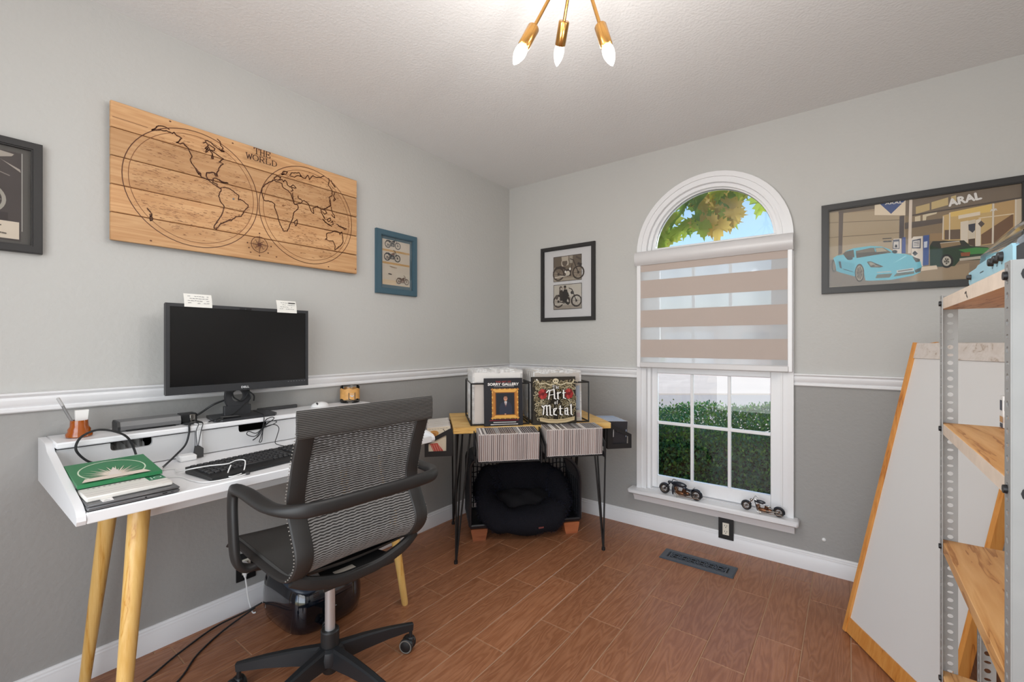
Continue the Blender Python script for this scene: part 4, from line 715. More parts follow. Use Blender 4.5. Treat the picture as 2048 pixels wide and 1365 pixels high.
# ------------------------------------------------------------------ outlets, register, wall bumper
def outlet(label, fr, loc, plate=(.08, .121), plug=False):
    t = thing('wall_outlet', label, 'outlet', loc); w, h = plate
    obj('cover_plate', MB().prism([(0, 0), (w, 0), (w, h), (0, h)], 0, .006, fr), 'outlet_black', t, ang=20)
    q = MB().prism([(w / 2 - .017, h / 2 - .034), (w / 2 + .017, h / 2 - .034), (w / 2 + .017, h / 2 + .034), (w / 2 - .017, h / 2 + .034)], .005, .009, fr)
    rc = obj('receptacle', q, 'outlet_ivory', t, ang=20)
    s = MB()
    for cz in (h / 2 - .018, h / 2 + .016):
        for dx in (-.006, .006): s.prism([(w / 2 + dx - .0012, cz), (w / 2 + dx + .0012, cz), (w / 2 + dx + .0012, cz + .008), (w / 2 + dx - .0012, cz + .008)], .0088, .0093, fr)
        s.prism(arc(w / 2, cz - .006, .0025, 0, 330, 8), .0088, .0093, fr)
    obj('slot', s, 'black_plastic', rc)
    return t
fo = lambda a, b, d: (1.562 + a, -.0008 - d, .059 + b)
outlet('black outlet plate with ivory sockets under the window sill', lambda a, b, d: (1.562 + a, -.014 - d, .059 + b) if False else (1.562 + a, -.0155 - d, .059 + b), (1.602, -.015, .059))
outlet('black outlet plate on the wall below the desk, holding a white plug', lambda a, b, d: (.001 + d, -1.997 + a, .134 + b), (0, -1.957, .134))
pl = thing('power_plug', 'white plug and cord in the black outlet below the desk', 'plug', (.01, -1.975, .2))
obj('plug_body', MB().box(.0102, .042, -1.992, -1.960, .196, .224, .005).tube([(.036, -1.978, .208), (.044, -1.976, .18), (.044, -1.976, .165)], [.011, .009, .005], 8), 'white_plastic', pl)
obj('cord', MB().tube(bez([(.044, -1.976, .168), (.05, -1.972, .12), (.054, -1.965, .06), (.066, -1.955, .008), (.075, -1.945, .006)], 5), .0032, 6), 'white_plastic', pl)
# cast floor register
vr = thing('floor_register', 'dark cast metal floor register with ring pattern below the window', 'vent', (1.515, -.285, 0))
mat('cast_iron', (84, 92, 102), .4, metal=.2)
X0, X1, Y0, Y1 = 1.325, 1.702, -.352, -.222
m = MB(); rect = lambda d: [(X0 + d, Y0 + d), (X1 - d, Y0 + d), (X1 - d, Y1 - d), (X0 + d, Y1 - d)]
m.ring(rect(0), rect(.033), .0006, .004).ring(rect(.004), rect(.030), .003, .0065)
obj('frame', m, 'cast_iron', vr, ang=20)
m = MB()
n = 6; pw = (X1 - X0 - .10) / n
for k in range(n):
    cx = X0 + .05 + pw * (k + .5); cy = (Y0 + Y1) / 2
    for sg in (-1, 1):
        m.tube([(cx + (pw * .5) * math.cos(t), cy + sg * .027 * math.sin(t), .004) for t in [PI * i / 8 for i in range(9)]], .0028, 5)
        m.tube([(cx + sg * pw * .5, cy + .032, .004), (cx + sg * pw * .22, cy + .012, .004), (cx + sg * pw * .3, cy, .004), (cx + sg * pw * .22, cy - .012, .004), (cx + sg * pw * .5, cy - .032, .004)], .0022, 5)
m.tube([(X0 + .04, (Y0 + Y1) / 2, .0035), (X1 - .04, (Y0 + Y1) / 2, .0035)], .0018, 5)
for x in (X0 + .044, X1 - .044): m.box(x - .004, x + .004, Y0 + .03, Y1 - .03, .002, .006, .001)
obj('grille', m, 'cast_iron', vr)
obj('damper', MB().box(X0 + .03, X1 - .03, Y0 + .03, Y1 - .03, .0002, .0008), 'black_plastic', vr, smooth=False)
tag(obj('wall_bumper', MB().lathe([(.0, 0), (.009, 0), (.009, .004), (.005, .008), (0, .009)], 12, Matrix.Translation((2.068, -.0005, .175)) @ Matrix.Rotation(PI / 2, 4, 'X')), 'white_plastic'), 'tiny round white bumper stuck low on the back wall', 'bumper')
# ------------------------------------------------------------------ ceiling light
H = Vector((1.566, -1.735, 2.300)); F = Vector((-.604, .797, 0)); R = Vector((.797, .604, 0))
cl = thing('ceiling_light', 'brass ceiling light with spreading arms and candle bulbs', 'ceiling light', (H.x, H.y, HC))
obj('canopy', MB().lathe([(.0, HC), (.065, HC), (.065, HC - .012), (.05, HC - .02), (.012, HC - .024), (.009, HC - .03), (.009, H.z + .02)], 24, Matrix.Translation((H.x, H.y, 0))), 'brass', cl)
obj('hub', MB().sphere(H, .026, 16, 10), 'brass', cl)
m = mat('bulb', (255, 252, 246), .2, emis=((255, 250, 240), 1.15))
ARMS = [(-.003, -.035, -.273, .19, .0), (.069, -.035, -.27, .19, .0), (-.0275, .0648, -.135, .15, .0), (.0, -.25, -.30, .30, .0), (-.25, -.16, -.16, .26, 0), (.25, -.16, -.16, .26, 0)]
for i, (a, b, c, l, q) in enumerate(ARMS):
    d = (R * a + F * b if i > 2 else (Vector((-.086, -.109, 0)), Vector((.076, .014, 0)), Vector((-.108, .105, 0)))[i]) + Vector((0, 0, c)); L = d.length; d.normalize()
    arm = obj('arm', MB().tube([H, H + d * (L - .01)], .0048, 10), 'brass', cl)
    Mx = Matrix.Translation(H + d * L) @ d.to_track_quat('Z', 'Y').to_matrix().to_4x4()
    so = obj('socket', MB().lathe([(.0, -.034), (.0145, -.034), (.0165, -.031), (.0165, .029), (.0155, .031), (.012, .031), (.0, .028)], 20, Mx), 'brass', arm)
    obj('bulb', MB().lathe([(.013, .030), (.0155, .038), (.0165, .047), (.0155, .060), (.011, .074), (.005, .085), (.0, .091)], 16, Mx), 'bulb', arm)
    p = H + d * (L + .135)
    light('bulb_light', 'POINT', p, 3.3, (1, .975, .94), shadow_soft_size=.02)
# ------------------------------------------------------------------ desk
mat('desk_white', (234, 234, 236), .32); mat('drawer_grey', (204, 204, 205), .4)
wood('beech', (226, 186, 116), (214, 168, 92), (196, 142, 66), scale=(40, 40, 2.2), rough=.32, ring=3, bump=.02, rnd=True, rvar=.05)
YL, YR = -2.602, -1.400
dk = thing('desk', 'white writing desk with drawer hutch and angled beech legs', 'desk', (.32, -2.0, 0))
side = [(.012, .741), (.012, .884), (.135, .884), (.155, .881), (.175, .872)] + [(.19 + .40 * t, .862 - .075 * t) for t in (0, .25, .5, .75, 1)] + [(.612, .781), (.628, .774), (.638, .764), (.640, .752), (.634, .741)]
for y0, y1 in ((YL, YL + .018), (YR - .018, YR)): obj('side_panel', MB().prism(side, y0, y1, lambda a, b, c: (a, c, b)), 'desk_white', dk, ang=25)
obj('desktop', MB().box(.014, .637, YL + .018, YR - .018, .741, .770, .003), 'desk_white', dk)
obj('shelf_top', MB().box(.012, .200, YL + .018, YR - .018, .867, .886, .004), 'desk_white', dk)
obj('back_panel', MB().box(.012, .020, YL + .018, YR - .018, .770, .867), 'desk_white', dk)
W3 = (YR - YL - .036 - .036) / 3
for k in range(3):
    a = YL + .018 + k * (W3 + .018); b = a + W3
    if k < 2: obj('divider', MB().box(.02, .198, b, b + .018, .770, .867, .002), 'desk_white', dk)
    c = (a + b) / 2; hw = .057; r = .012
    notch = [(c + hw, .862)] + [(c + hw - r + r * math.cos(math.radians(t)), .846 + r * math.sin(math.radians(t)) - .0) for t in range(0, -91, -30)] + [(c - hw + r + r * math.cos(math.radians(t)), .846 + r * math.sin(math.radians(t))) for t in range(270, 179, -30)] + [(c - hw, .862)]
    front = [(a + .003, .773), (b - .003, .773), (b - .003, .862)] + notch + [(a + .003, .862)]
    d = obj('drawer', MB().prism(front, .172, .186, lambda p, q, s: (s, p, q)), 'drawer_grey', dk, ang=25)
    obj('drawer_box', MB().box(.03, .168, a + .006, a + .014, .775, .85).box(.03, .168, b - .014, b - .006, .775, .85).box(.03, .168, a + .006, b - .006, .773, .779).box(.03, .038, a + .006, b - .006, .775, .85), 'black_plastic', d, smooth=False)
tag(obj('plastic_bag', MB().grid(lambda u, v: (.16 - .07 * u + .006 * math.sin(v * 31), -2.452 + .1 * v, .80 + .052 * math.sin(PI * u) + .007 * math.sin(u * 17 + v * 23)), 14, 20), mat('crinkled_plastic', (150, 148, 146), .15, spec=.8)), 'crinkled clear plastic bag showing in the left drawer slot of the desk', 'bag')
obj('apron', MB().box(.46, .478, YL + .16, YR - .16, .672, .741, .003).box(.12, .138, YL + .16, YR - .16, .672, .741, .003), 'desk_white', dk)
for tx, ty, fx, fy in ((.530, -2.452, .640, -2.530), (.16, -2.440, .112, -2.51), (.475, -1.575, .549, -1.501), (.16, -1.575, .112, -1.501)):
    obj('leg', MB().tube([(tx, ty, .741), (tx + (fx - tx) * .5, ty + (fy - ty) * .5, .37), (fx + (tx - fx) * .012, fy + (ty - fy) * .012, .009), (fx, fy, 0)], [.0265, .0205, .0145, .0125], 20), 'beech', dk)
# ------------------------------------------------------------------ monitor and notes
mo = thing('monitor', 'black flat computer monitor standing on the desk shelf', 'monitor', (.10, -2.01, .886))
MX0, MX1, MYA, MYB, MZA, MZB = .105, .140, -2.288, -1.740, 1.002, 1.352
mat('monitor_shell', (48, 49, 52), .45); mat('screen', (20, 20, 21), .22, spec=.45); mat('monitor_stand', (52, 53, 56), .4)
fm = lambda a, b, c: (c, a, b)
rc = lambda i, ib=None: [(MYA + i, MZA + (ib if ib is not None else i)), (MYB - i, MZA + (ib if ib is not None else i)), (MYB - i, MZB - i), (MYA + i, MZB - i)]
obj('bezel', MB().ring(rc(0), rc(.013, .031), MX1 - .014, MX1, fm).ring(rc(.002), rc(.011, .029), MX1 - .002, MX1 + .0008, fm), 'monitor_shell', mo, ang=20)
obj('screen', MB().prism(rc(.012, .030), MX1 - .006, MX1 - .0025, fm), 'screen', mo, smooth=False)
obj('rear_shell', MB().prism(rc(.002), MX0 + .005, MX1 - .013, fm).box(MX0 - .025, MX0 + .006, -2.16, -1.87, 1.06, 1.29, .012), 'monitor_shell', mo, ang=25)
P = Print(); P.text('DELL', .2585, .0095, .0085, (214, 216, 218), w=.030, bold=.0004)
for k in range(7): P.rect(.452 + k * .0125, .457 + k * .0125, .0235, .0245, (170, 172, 176))
P.rect(.252, .298, .337, .3455, (26, 26, 28)); P.disc(.275, .3412, .0028, .0028, (60, 64, 70), 10)
P.build('bezel_print', lambda a, b, c: (MX1 + .001 + c, MYA + a, MZA + b), mo)
ho = arc(-2.026, .975, .024, 0, 360, 20)[:-1]
m = MB().ring([(-2.026 + max(-.052, min(.052, 2 * (a + 2.026))), max(.935, min(1.06, .975 + 3.2 * (b - .975)))) for a, b in ho], ho, .082, .100, fm)
m.box(.082, .100, -2.078, -1.974, .892, .936, .002)
obj('stand_neck', m, 'monitor_stand', mo, ang=25)
obj('stand_base', MB().prism([(.022, -2.118), (.022, -1.888), (.168, -1.898), (.196, -1.918), (.196, -2.118), (.17, -2.142)], .8865, .8965, lambda a, b, c: (a, b, c)), 'monitor_stand', mo, ang=25)
# note papers on the top edge
for nm, lb, y0, y1, z0, z1, tl in (('sticky_note', 'white handwritten note stuck on the top edge of the monitor nearer the camera', -2.231, -2.137, 1.340, 1.392, 0), ('sticky_note', 'small white printed note stuck on the monitor top edge nearer the window', -1.884, -1.796, 1.337, 1.392, 1)):
    t = thing(nm, lb, 'note', (MX1, (y0 + y1) / 2, z0), group='notes on the monitor')
    obj('paper', MB().grid(lambda u, v: (MX1 + .0035 - .012 * v * v, y0 + (y1 - y0) * u, z0 + (z1 - z0) * v), 4, 6), mat('note_paper', (236, 234, 228), .8), t)
    P = Print(.0001); w = y1 - y0; h = z1 - z0
    for k in range(4):
        a = .12 * w + rr.uniform(0, .1) * w
        while a < w * .85:
            l = rr.uniform(.003, .010); b = h * (.82 - .17 * k)
            if rr.random() < .8: P.line([(a, b), (a + l, b + rr.uniform(-.0008, .0008))], .0016, (120, 120, 126))
            a += l + .003
    if tl: P.rect(.58 * w, .93 * w, .78 * h, .86 * h, (60, 60, 64))
    P.build('writing', lambda a, b, c: (MX1 + .0042 - .012 * (b / h) ** 2 + c, y0 + a, z0 + b), t)
# ------------------------------------------------------------------ things on the shelf
mat('amber_glaze', (156, 76, 10), .08, coat=.8, var=(30, .25)); mat('pen_grey', (120, 118, 118), .35); mat('white_card', (238, 236, 234), .8)
pt = thing('pen_pot', 'small glossy amber ceramic pot at the left end of the desk shelf', 'pot', (.115, -2.518, .886))
obj('body', MB().lathe([(.0, .0), (.030, .0), (.034, .003), (.034, .012), (.0285, .020), (.0295, .026), (.0235, .036), (.0225, .056), (.0205, .056), (.0205, .010), (.0, .008)], 28, Matrix.Translation((.115, -2.518, .8862))), 'amber_glaze', pt, ang=50)
pn = thing('pen', 'grey pen leaning in the amber pot', 'pen', (.115, -2.524, .9))
obj('barrel', MB().tube([(.118, -2.520, .900), (.09, -2.548, .975), (.085, -2.553, .990)], .0042, 10), 'pen_grey', pn)
obj('cap', MB().tube([(.085, -2.553, .990), (.075, -2.563, 1.016), (.0745, -2.5635, 1.018)], [.0048, .0048, .003], 10), mat('pen_cap', (176, 174, 174), .3), pn)
er = thing('eraser_block', 'white wedge eraser standing in the amber pot', 'eraser', (.11, -2.508, .9))
obj('block', MB().prism([(-2.526, .900), (-2.500, .900), (-2.4935, .974), (-2.527, .974)], .098, .112, lambda a, b, c: (c, a, b)), 'white_card', er, ang=20)
db = thing('docking_bar', 'long dark grey bar shaped dock on the desk shelf left of the monitor', 'dock', (.10, -2.325, .886))
prof = [(.060, .8875), (.124, .8875), (.132, .892), (.134, .905), (.128, .921), (.070, .924), (.058, .915)]
obj('shell', MB().prism(prof, -2.418, -2.238, lambda a, b, c: (a, c, b)), mat('dock_grey', (104, 104, 105), .35), db, ang=25)
obj('end_cap', MB().prism([(a - .001 if a < .1 else a + .001, b) for a, b in prof], -2.424, -2.416, lambda a, b, c: (a, c, b)), 'black_plastic', db, ang=25)
obj('foot_strip', MB().box(.118, .1365, -2.40, -2.255, .8862, .8895, .001), 'black_plastic', db)
P = Print(); P.text('- - -', .15, .012, .004, (60, 60, 62), w=.018); P.build('mark', lambda a, b, c: (.1345 + c, -2.42 + a, .8935 + b), db)
hb = thing('usb_hub', 'black hub with metal usb plug beside the grey dock', 'hub', (.10, -2.20, .886))
obj('body', MB().box(.060, .112, -2.233, -2.178, .8866, .924, .004).box(.110, .160, -2.232, -2.175, .8866, .894, .003), 'black_plastic', hb)
obj('usb_plug', MB().box(.113, .118, -2.205, -2.186, .897, .920, .001).box(.112, .121, -2.203, -2.199, .896, .918).box(.112, .121, -2.191, -2.187, .896, .918), mat('nickel', (190, 188, 184), .25, metal=1), hb)
obj('clip', MB().box(.158, .178, -2.205, -2.165, .8868, .891, .001), 'white_plastic', hb)
cb = tag(obj('cable', MB().tube(bez([(.30, -2.500, .812), (.235, -2.478, .802), (.222, -2.515, .821), (.22, -2.541, .861), (.215, -2.532, .895), (.215, -2.505, .913), (.215, -2.478, .915), (.22, -2.444, .903), (.222, -2.415, .879), (.222, -2.397, .833), (.24, -2.392, .79)], 8), .0036, 8), 'black_plastic'), 'black cable standing in a loop above the green box on the desk', 'cable')
cb = tag(obj('cable', MB().tube(bez([(.178, -2.222, .890), (.203, -2.233, .892), (.207, -2.235, .863), (.21, -2.247, .823), (.225, -2.279, .795), (.30, -2.335, .778), (.42, -2.385, .790), (.43, -2.40, .796)], 8), .0034, 8).tube([(.335, -2.352, .781), (.40, -2.375, .7865)], .0045, 8, mi=1), ['black_plastic', 'white_plastic']), 'black cable hanging from the usb hub over the drawer front', 'cable')
dg = thing('strap_tag', 'black tag on a doubled strap hanging over the desk drawers', 'tag', (.21, -2.2, .77))
obj('strap', MB().tube(bez([(.17, -2.19, .894), (.2035, -2.189, .893), (.208, -2.196, .868), (.214, -2.208, .812)], 5), .0016, 6, r2=.003).tube(bez([(.168, -2.20, .894), (.2035, -2.203, .892), (.207, -2.212, .866), (.214, -2.211, .812)], 5), .0014, 6, r2=.0026), 'black_plastic', dg)
obj('tag', MB().prism([(-2.219, .813), (-2.205, .813), (-2.194, .803), (-2.198, .758), (-2.205, .7712 - .017), (-2.226, .754 + .002), (-2.229, .766)], .212, .224, lambda a, b, c: (c + (.813 - b) * .25, a, max(b, .7725))), 'black_plastic', dg, ang=25)
tag(obj('power_adapter', MB().box(.215, .262, -2.278, -2.226, .7705, .792, .004), 'white_plastic'), 'small white block lying against the desk divider behind the keyboard', 'adapter')
ms = thing('mouse', 'white computer mouse lying on the desk shelf beside the candle', 'mouse', (.07, -1.645, .886))
obj('shell', MB().sphere((.075, -1.645, .8865), 1, 16, 10, sc=(.026, .046, .022)), 'white_plastic', ms)
obj('wheel', MB().lathe([(.006, -.003), (.0075, 0), (.006, .003)], 10, Matrix.Translation((.089, -1.668, .901)) @ Matrix.Rotation(PI / 2, 4, 'X')), 'dark_grey', ms)
ms['label'] = 'white computer mouse lying on the desk shelf left of the candle'
cn = thing('candle_jar', 'amber candle jar with dark square label on the desk shelf', 'candle', (.062, -1.470, .886))
glassmat('jar_glass', (.97, .97, .96)); mat('candle_wax', (226, 166, 60), .5); mat('candle_wood', (214, 160, 92), .5, var=(40, .3))
M4 = Matrix.Translation((.062, -1.470, .8862))
obj('jar', MB().lathe([(0, 0), (.046, 0), (.049, .003), (.049, .086), (.0465, .088), (.0465, .014), (.0, .012)], 32, M4), 'jar_glass', cn, ang=50)
obj('wax', MB().lathe([(0, .0145), (.046, .0145), (.046, .060), (0, .060)], 32, M4), 'candle_wax', cn, ang=40)
obj('base_tint', MB().lathe([(.0, .0125), (.0462, .0125), (.0462, .0175), (0, .0175)], 28, M4), mat('jar_base', (120, 104, 84), .3), cn)
obj('wrap', MB().grid(lambda u, v: (.062 + .0493 * math.cos(2 * PI * u), -1.470 + .0493 * math.sin(2 * PI * u), .9062 + .055 * v + .003 * math.sin(u * 44)), 48, 3), 'candle_wood', cn)
a0 = -.35; lab = Print(.0001)
lab.rect(0, .034, 0, .036, (52, 50, 54)); lab.rect(.0015, .0325, .0015, .0345, (66, 64, 68)); lab.rect(.004, .03, .005, .007, (190, 190, 194)); lab.poly([(.006, .02), (.012, .024), (.017, .019), (.022, .024), (.028, .02), (.018, .012)], (196, 198, 204)); lab.rect(.008, .026, .028, .0295, (180, 180, 184))
lab.build('label', lambda a, b, c: (.062 + (.0497 + c) * math.cos(a0 - .36 + a / .0495), -1.470 + (.0497 + c) * math.sin(a0 - .36 + a / .0495), .9055 + b), cn)
tag(obj('cable_strip', MB().box(.014, .03, -1.915, -1.735, .8865, .9015, .002), 'dark_grey'), 'thin dark bar lying on the desk shelf behind the monitor base', 'strip')
# ------------------------------------------------------------------ things on the desktop
mat('laptop_grey', (112, 112, 114), .38, metal=.4); mat('box_green', (44, 122, 76), .45); mat('print_white', (226, 222, 216), .6)
lp = thing('laptop', 'closed grey laptop at the left end of the desk', 'laptop', (.485, -2.485, .770))
obj('base', MB().box(.428, .636, -2.582, -2.386, .7722, .7815, .003), 'laptop_grey', lp); obj('lid', MB().box(.427, .637, -2.582, -2.386, .7825, .7885, .0025), 'laptop_grey', lp)
obj('foot', MB().box(.56, .632, -2.58, -2.40, .7702, .7724), 'black_plastic', lp, smooth=False)
P = Print(); P.rect(.155, .166, .0025, .0055, (24, 24, 26)); P.rect(.174, .181, .003, .005, (40, 40, 42)); P.disc(.118, .004, .0022, .0022, (20, 20, 22), 10)
P.build('ports', lambda a, b, c: (.6362 + c, -2.582 + a, .7735 + b), lp)
wb = thing('white_book', 'thick white and green booklet lying on the grey laptop', 'book', (.56, -2.49, .789))
obj('pages', MB().box(.50, .612, -2.58, -2.396, .7892, .8018, .003), 'print_white', wb)
P = Print(.0001); P.rect(.002, .06, .002, .182, (40, 116, 78)); P.rect(.012, .11, .002, .142, (228, 224, 218)); P.text('JO', .045, .147, .022, (220, 228, 220), w=.030, ang=PI / 2)
for b in (.064, .086): P.rect(b, b + .0015, .0, .184, (170, 168, 164))
for k in range(11): P.disc(.024, .018 + k * .011, .0022, .003, (100, 92, 88), 8)
P.build('cover_print', lambda a, b, c: (.50 + a, -2.58 + b, .8019 + c), wb)
gb = thing('green_box', 'green box printed with a pale starburst on top of the booklet stack', 'box', (.42, -2.49, .79))
gb['label'] = 'green box printed with a pale starburst lying on the white booklet'
tz = lambda x: .8045 + (.52 - x) * .10
obj('box', MB().prism([(.318, tz(.318)), (.515, tz(.515)), (.5145, tz(.515) + .010), (.318, tz(.318) + .010)], -2.582, -2.396, lambda a, b, c: (a, c, b)), 'box_green', gb, ang=20)
P = Print(.0001)
P.ringp(.105, .09, .088, .004, (206, 222, 196), 36, .86)
for k in range(30):
    t = -.25 + k * (PI + .5) / 29; r0, r1 = .010, (.086 if k % 2 else .062)
    ca, sa = math.cos(t), math.sin(t)
    P.poly([(.165 - r1 * sa, .085 + r1 * ca * .95), (.165 - r0 * sa, .085 + r0 * ca - .003), (.165 - r0 * sa, .085 + r0 * ca + .005)], (224, 212, 196))
P.poly([(.095, .092), (.192, .060), (.192, .104)], (224, 214, 206)); P.poly([(.165, .02), (.192, .01), (.192, .16), (.165, .15)], (222, 208, 194))
for b0, b1 in ((.09, .105), (.118, .17)): P.rect(.008, .012, b0, b1, (200, 220, 206))
P.build('lid_print', lambda a, b, c: (.318 + a, -2.582 + b, tz(.318 + a) + .0103 + c), gb)
cd = thing('sticker_card', 'tiny white sticker card on the front edge of the laptop lid', 'card', (.622, -2.541, .788))
obj('card', MB().prism([(.600, -2.553), (.634, -2.552), (.634, -2.530), (.606, -2.529)], .7888, .7896), 'white_card', cd)
P = Print(); P.rect(.626, .6285, -2.548, -2.536, (90, 90, 94)); P.rect(.618, .6195, -2.546, -2.54, (130, 130, 134)); P.build('mark', lambda a, b, c: (a, b, .7897 + c), cd)
# keyboard
kb = thing('keyboard', 'black full size keyboard on the desk behind the chair back', 'keyboard', (.49, -2.08, .770), math.radians(7))
obj('case', MB().prism([(-.085, .0015), (.085, .0015), (.085, .010), (.060, .013), (-.085, .022)], -.225, .225, lambda a, b, c: (a, c, b)), 'black_plastic', kb, local=True, ang=20)
keym = mesh_of('key', MB().prism([(-.0082, -.0082), (.0082, -.0082), (.0082, .0082), (-.0082, .0082)], 0, .001).box(-.0066, .0066, -.0066, .0066, .001, .0065, .0012), mat('key_black', (44, 44, 46), .5))
rows = [15, 21, 21, 21, 17, 11]
ky = MB()
for r in range(6):
    x = -.070 + r * .0205 + (.004 if r else 0); z = .0225 - (x + .085) * .062
    y = -.216
    while y < .212:
        w = .0175
        if r == 5 and -.11 < y < -.09: w = .10
        if r > 0 and (.0785 < y < .086): y = .086
        gap = (.070 < y + w / 2 < .080) or (.140 < y + w / 2 < .150)
        if not gap: ky.box(x - .0078, x + .0078, y + .001, y + w - .001, z - .003, z + .0045, .0018)
        y += w + .0014
o = obj('keys', ky, 'key_black', kb, local=True); o['kind'] = 'stuff'
wc = tag(obj('cable', MB().tube(bez([(.43, -2.405, .7995), (.36, -2.375, .790), (.33, -2.345, .774), (.355, -2.318, .774), (.41, -2.33, .776), (.505, -2.316, .800), (.515, -2.27, .801), (.53, -2.225, .800), (.523, -2.195, .804), (.535, -2.175, .802), (.565, -2.185, .792), (.585, -2.2, .776), (.60, -2.225, .774), (.595, -2.245, .774), (.575, -2.24, .782), (.55, -2.222, .798)], 6), .0019, 7), 'white_plastic'), 'white charging cable curling over the left end of the keyboard', 'cable')
wc = tag(obj('cable', MB().tube(bez([(.44, -2.384, .775), (.47, -2.34, .7735), (.545, -2.33, .7735), (.60, -2.31, .7735), (.615, -2.25, .7735), (.606, -2.20, .7735)], 6), .0016, 6).box(.600, .612, -2.199, -2.188, .7715, .778, .001, 1), ['white_plastic', 'dark_grey']), 'thin pale cord lying along the front of the desktop', 'cable')
kc = tag(obj('cable', MB().tube(bez([(.10, -1.965, .905), (.16, -1.963, .9), (.203, -1.967, .893), (.206, -1.969, .862), (.206, -1.972, .846), (.21, -2.0, .826), (.212, -2.030, .838), (.212, -2.036, .826), (.21, -2.005, .814), (.21, -1.975, .842), (.212, -1.990, .815), (.214, -2.015, .800), (.212, -2.0, .808), (.21, -1.972, .846), (.212, -1.985, .80), (.214, -1.990, .788), (.214, -1.980, .792), (.21, -1.97, .846), (.21, -1.94, .868), (.212, -1.918, .862), (.21, -1.935, .852), (.208, -1.972, .846), (.206, -1.96, .875), (.21, -1.938, .884), (.211, -1.930, .876), (.209, -1.968, .848), (.212, -1.93, .852), (.214, -1.910, .834), (.218, -1.920, .80), (.26, -1.945, .78), (.36, -1.95, .782), (.43, -1.955, .782)], 6), .0017, 6), 'black_plastic'), 'thin black cord tied in loops hanging over the right drawer', 'cable')
sc = tag(obj('cable', MB().tube(bez([(.10, -2.0, 1.01), (.118, -1.995, .985), (.11, -2.015, .955), (.105, -2.045, .972), (.112, -2.05, 1.0), (.11, -2.03, 1.01)], 6), .003, 7).tube(bez([(.115, -1.99, .99), (.12, -1.985, .965), (.112, -2.0, .945), (.13, -2.05, .908), (.16, -2.10, .9005), (.175, -2.16, .892)], 6), .0026, 7).tube(bez([(.08, -2.07, .96), (.04, -2.10, .94), (.03, -2.15, .905), (.05, -2.19, .90)], 6), .004, 7).tube(bez([(.118, -2.0, 1.0), (.12, -1.972, .975), (.11, -1.968, .95)], 6), .003, 7), 'black_plastic'), 'tangled black cables looped through the monitor stand', 'cable')
st = tag(obj('stylus_clip', MB().tube([(.168, -2.118, .9025), (.178, -2.06, .9018), (.178, -2.045, .9018)], [.0055, .0065, .002], 8).tube([(.19, -2.14, .8935), (.185, -2.115, .9)], .005, 8), 'black_plastic'), 'black pen shaped clip lying on the front of the monitor base', 'clip')
# ------------------------------------------------------------------ office chair
mat('chair_plastic', (36, 35, 35), .5); mat('chair_frame', (43, 41, 40), .55, bump=(900, .06)); mat('chair_inner', (20, 20, 21), .6)
mat('mesh_thread', (128, 125, 123), .5, spec=.5); mat('seat_fabric', (62, 60, 58), .85, bump=(1400, .35)); mat('chrome', (205, 204, 204), .3, metal=.6); mat('beige_label', (186, 176, 164), .8)
mat('chair_base', (32, 34, 37), .42); mat('caster_ring', (120, 116, 110), .5)
ch = thing('office_chair', 'black mesh office chair with loop armrests, seen from behind at the desk', 'chair', (.757, -1.993, 0), math.radians(176.56))
def K(mb): mb.v = [(.92 * a, .92 * b, .92 * c + .096) for a, b, c in mb.v]; return mb
PF = [(-.292, 1.0), (-.280, .95), (-.262, .90), (-.238, .84), (-.222, .785), (-.208, .735), (-.206, .70), (-.218, .665), (-.242, .62), (-.262, .58), (-.262, .545), (-.240, .510), (-.205, .482), (-.15, .464), (-.05, .456), (.10, .456), (.22, .458), (.29, .452), (.33, .428)]
PFs = [(p.x, p.z) for p in bez([(a, 0, b) for a, b in PF], 3)]
def prof_at(z):
    for (a, b), (c, d) in zip(PFs, PFs[1:]):
        if d <= z <= b: return a + (c - a) * (b - z) / max(1e-6, b - d)
    return PFs[0][0]
for sg in (-1, 1):
    pts = [(a, sg * .214, b) for a, b in PFs if b < .962]
    # the band is wide across the chair (local y) and thin along the profile normal
    m = MB().tube(pts, .009, 12, r2=.028, up=(0, 1, 0))
    obj('side_frame', K(m), 'chair_frame', ch, local=True, ang=30)
top = MB()
for k in range(9):
    pass
top.grid(lambda u, v: ((lambda t: (-.292 + .012 * math.cos(t * 2 * PI) + (.012 if .25 < t < .75 else 0) * 0 + (.062 * (1 - abs(2 * t - 1)) * .22), -.246 + .492 * u, .962 + .042 * math.cos(t * 2 * PI - PI / 2) + 0.0))(v)), 24, 24, cv=True)
top.prism([(-.292 + .012 * math.cos(t * 2 * PI / 24) + .062 * (1 - abs(2 * t / 24 - 1)) * .22, .962 + .042 * math.cos(t * 2 * PI / 24 - PI / 2)) for t in range(24)], -.2465, -.245, lambda a, b, c: (a, c, b)).prism([(-.292 + .012 * math.cos(t * 2 * PI / 24) + .062 * (1 - abs(2 * t / 24 - 1)) * .22, .962 + .042 * math.cos(t * 2 * PI / 24 - PI / 2)) for t in range(24)], .245, .2465, lambda a, b, c: (a, c, b))
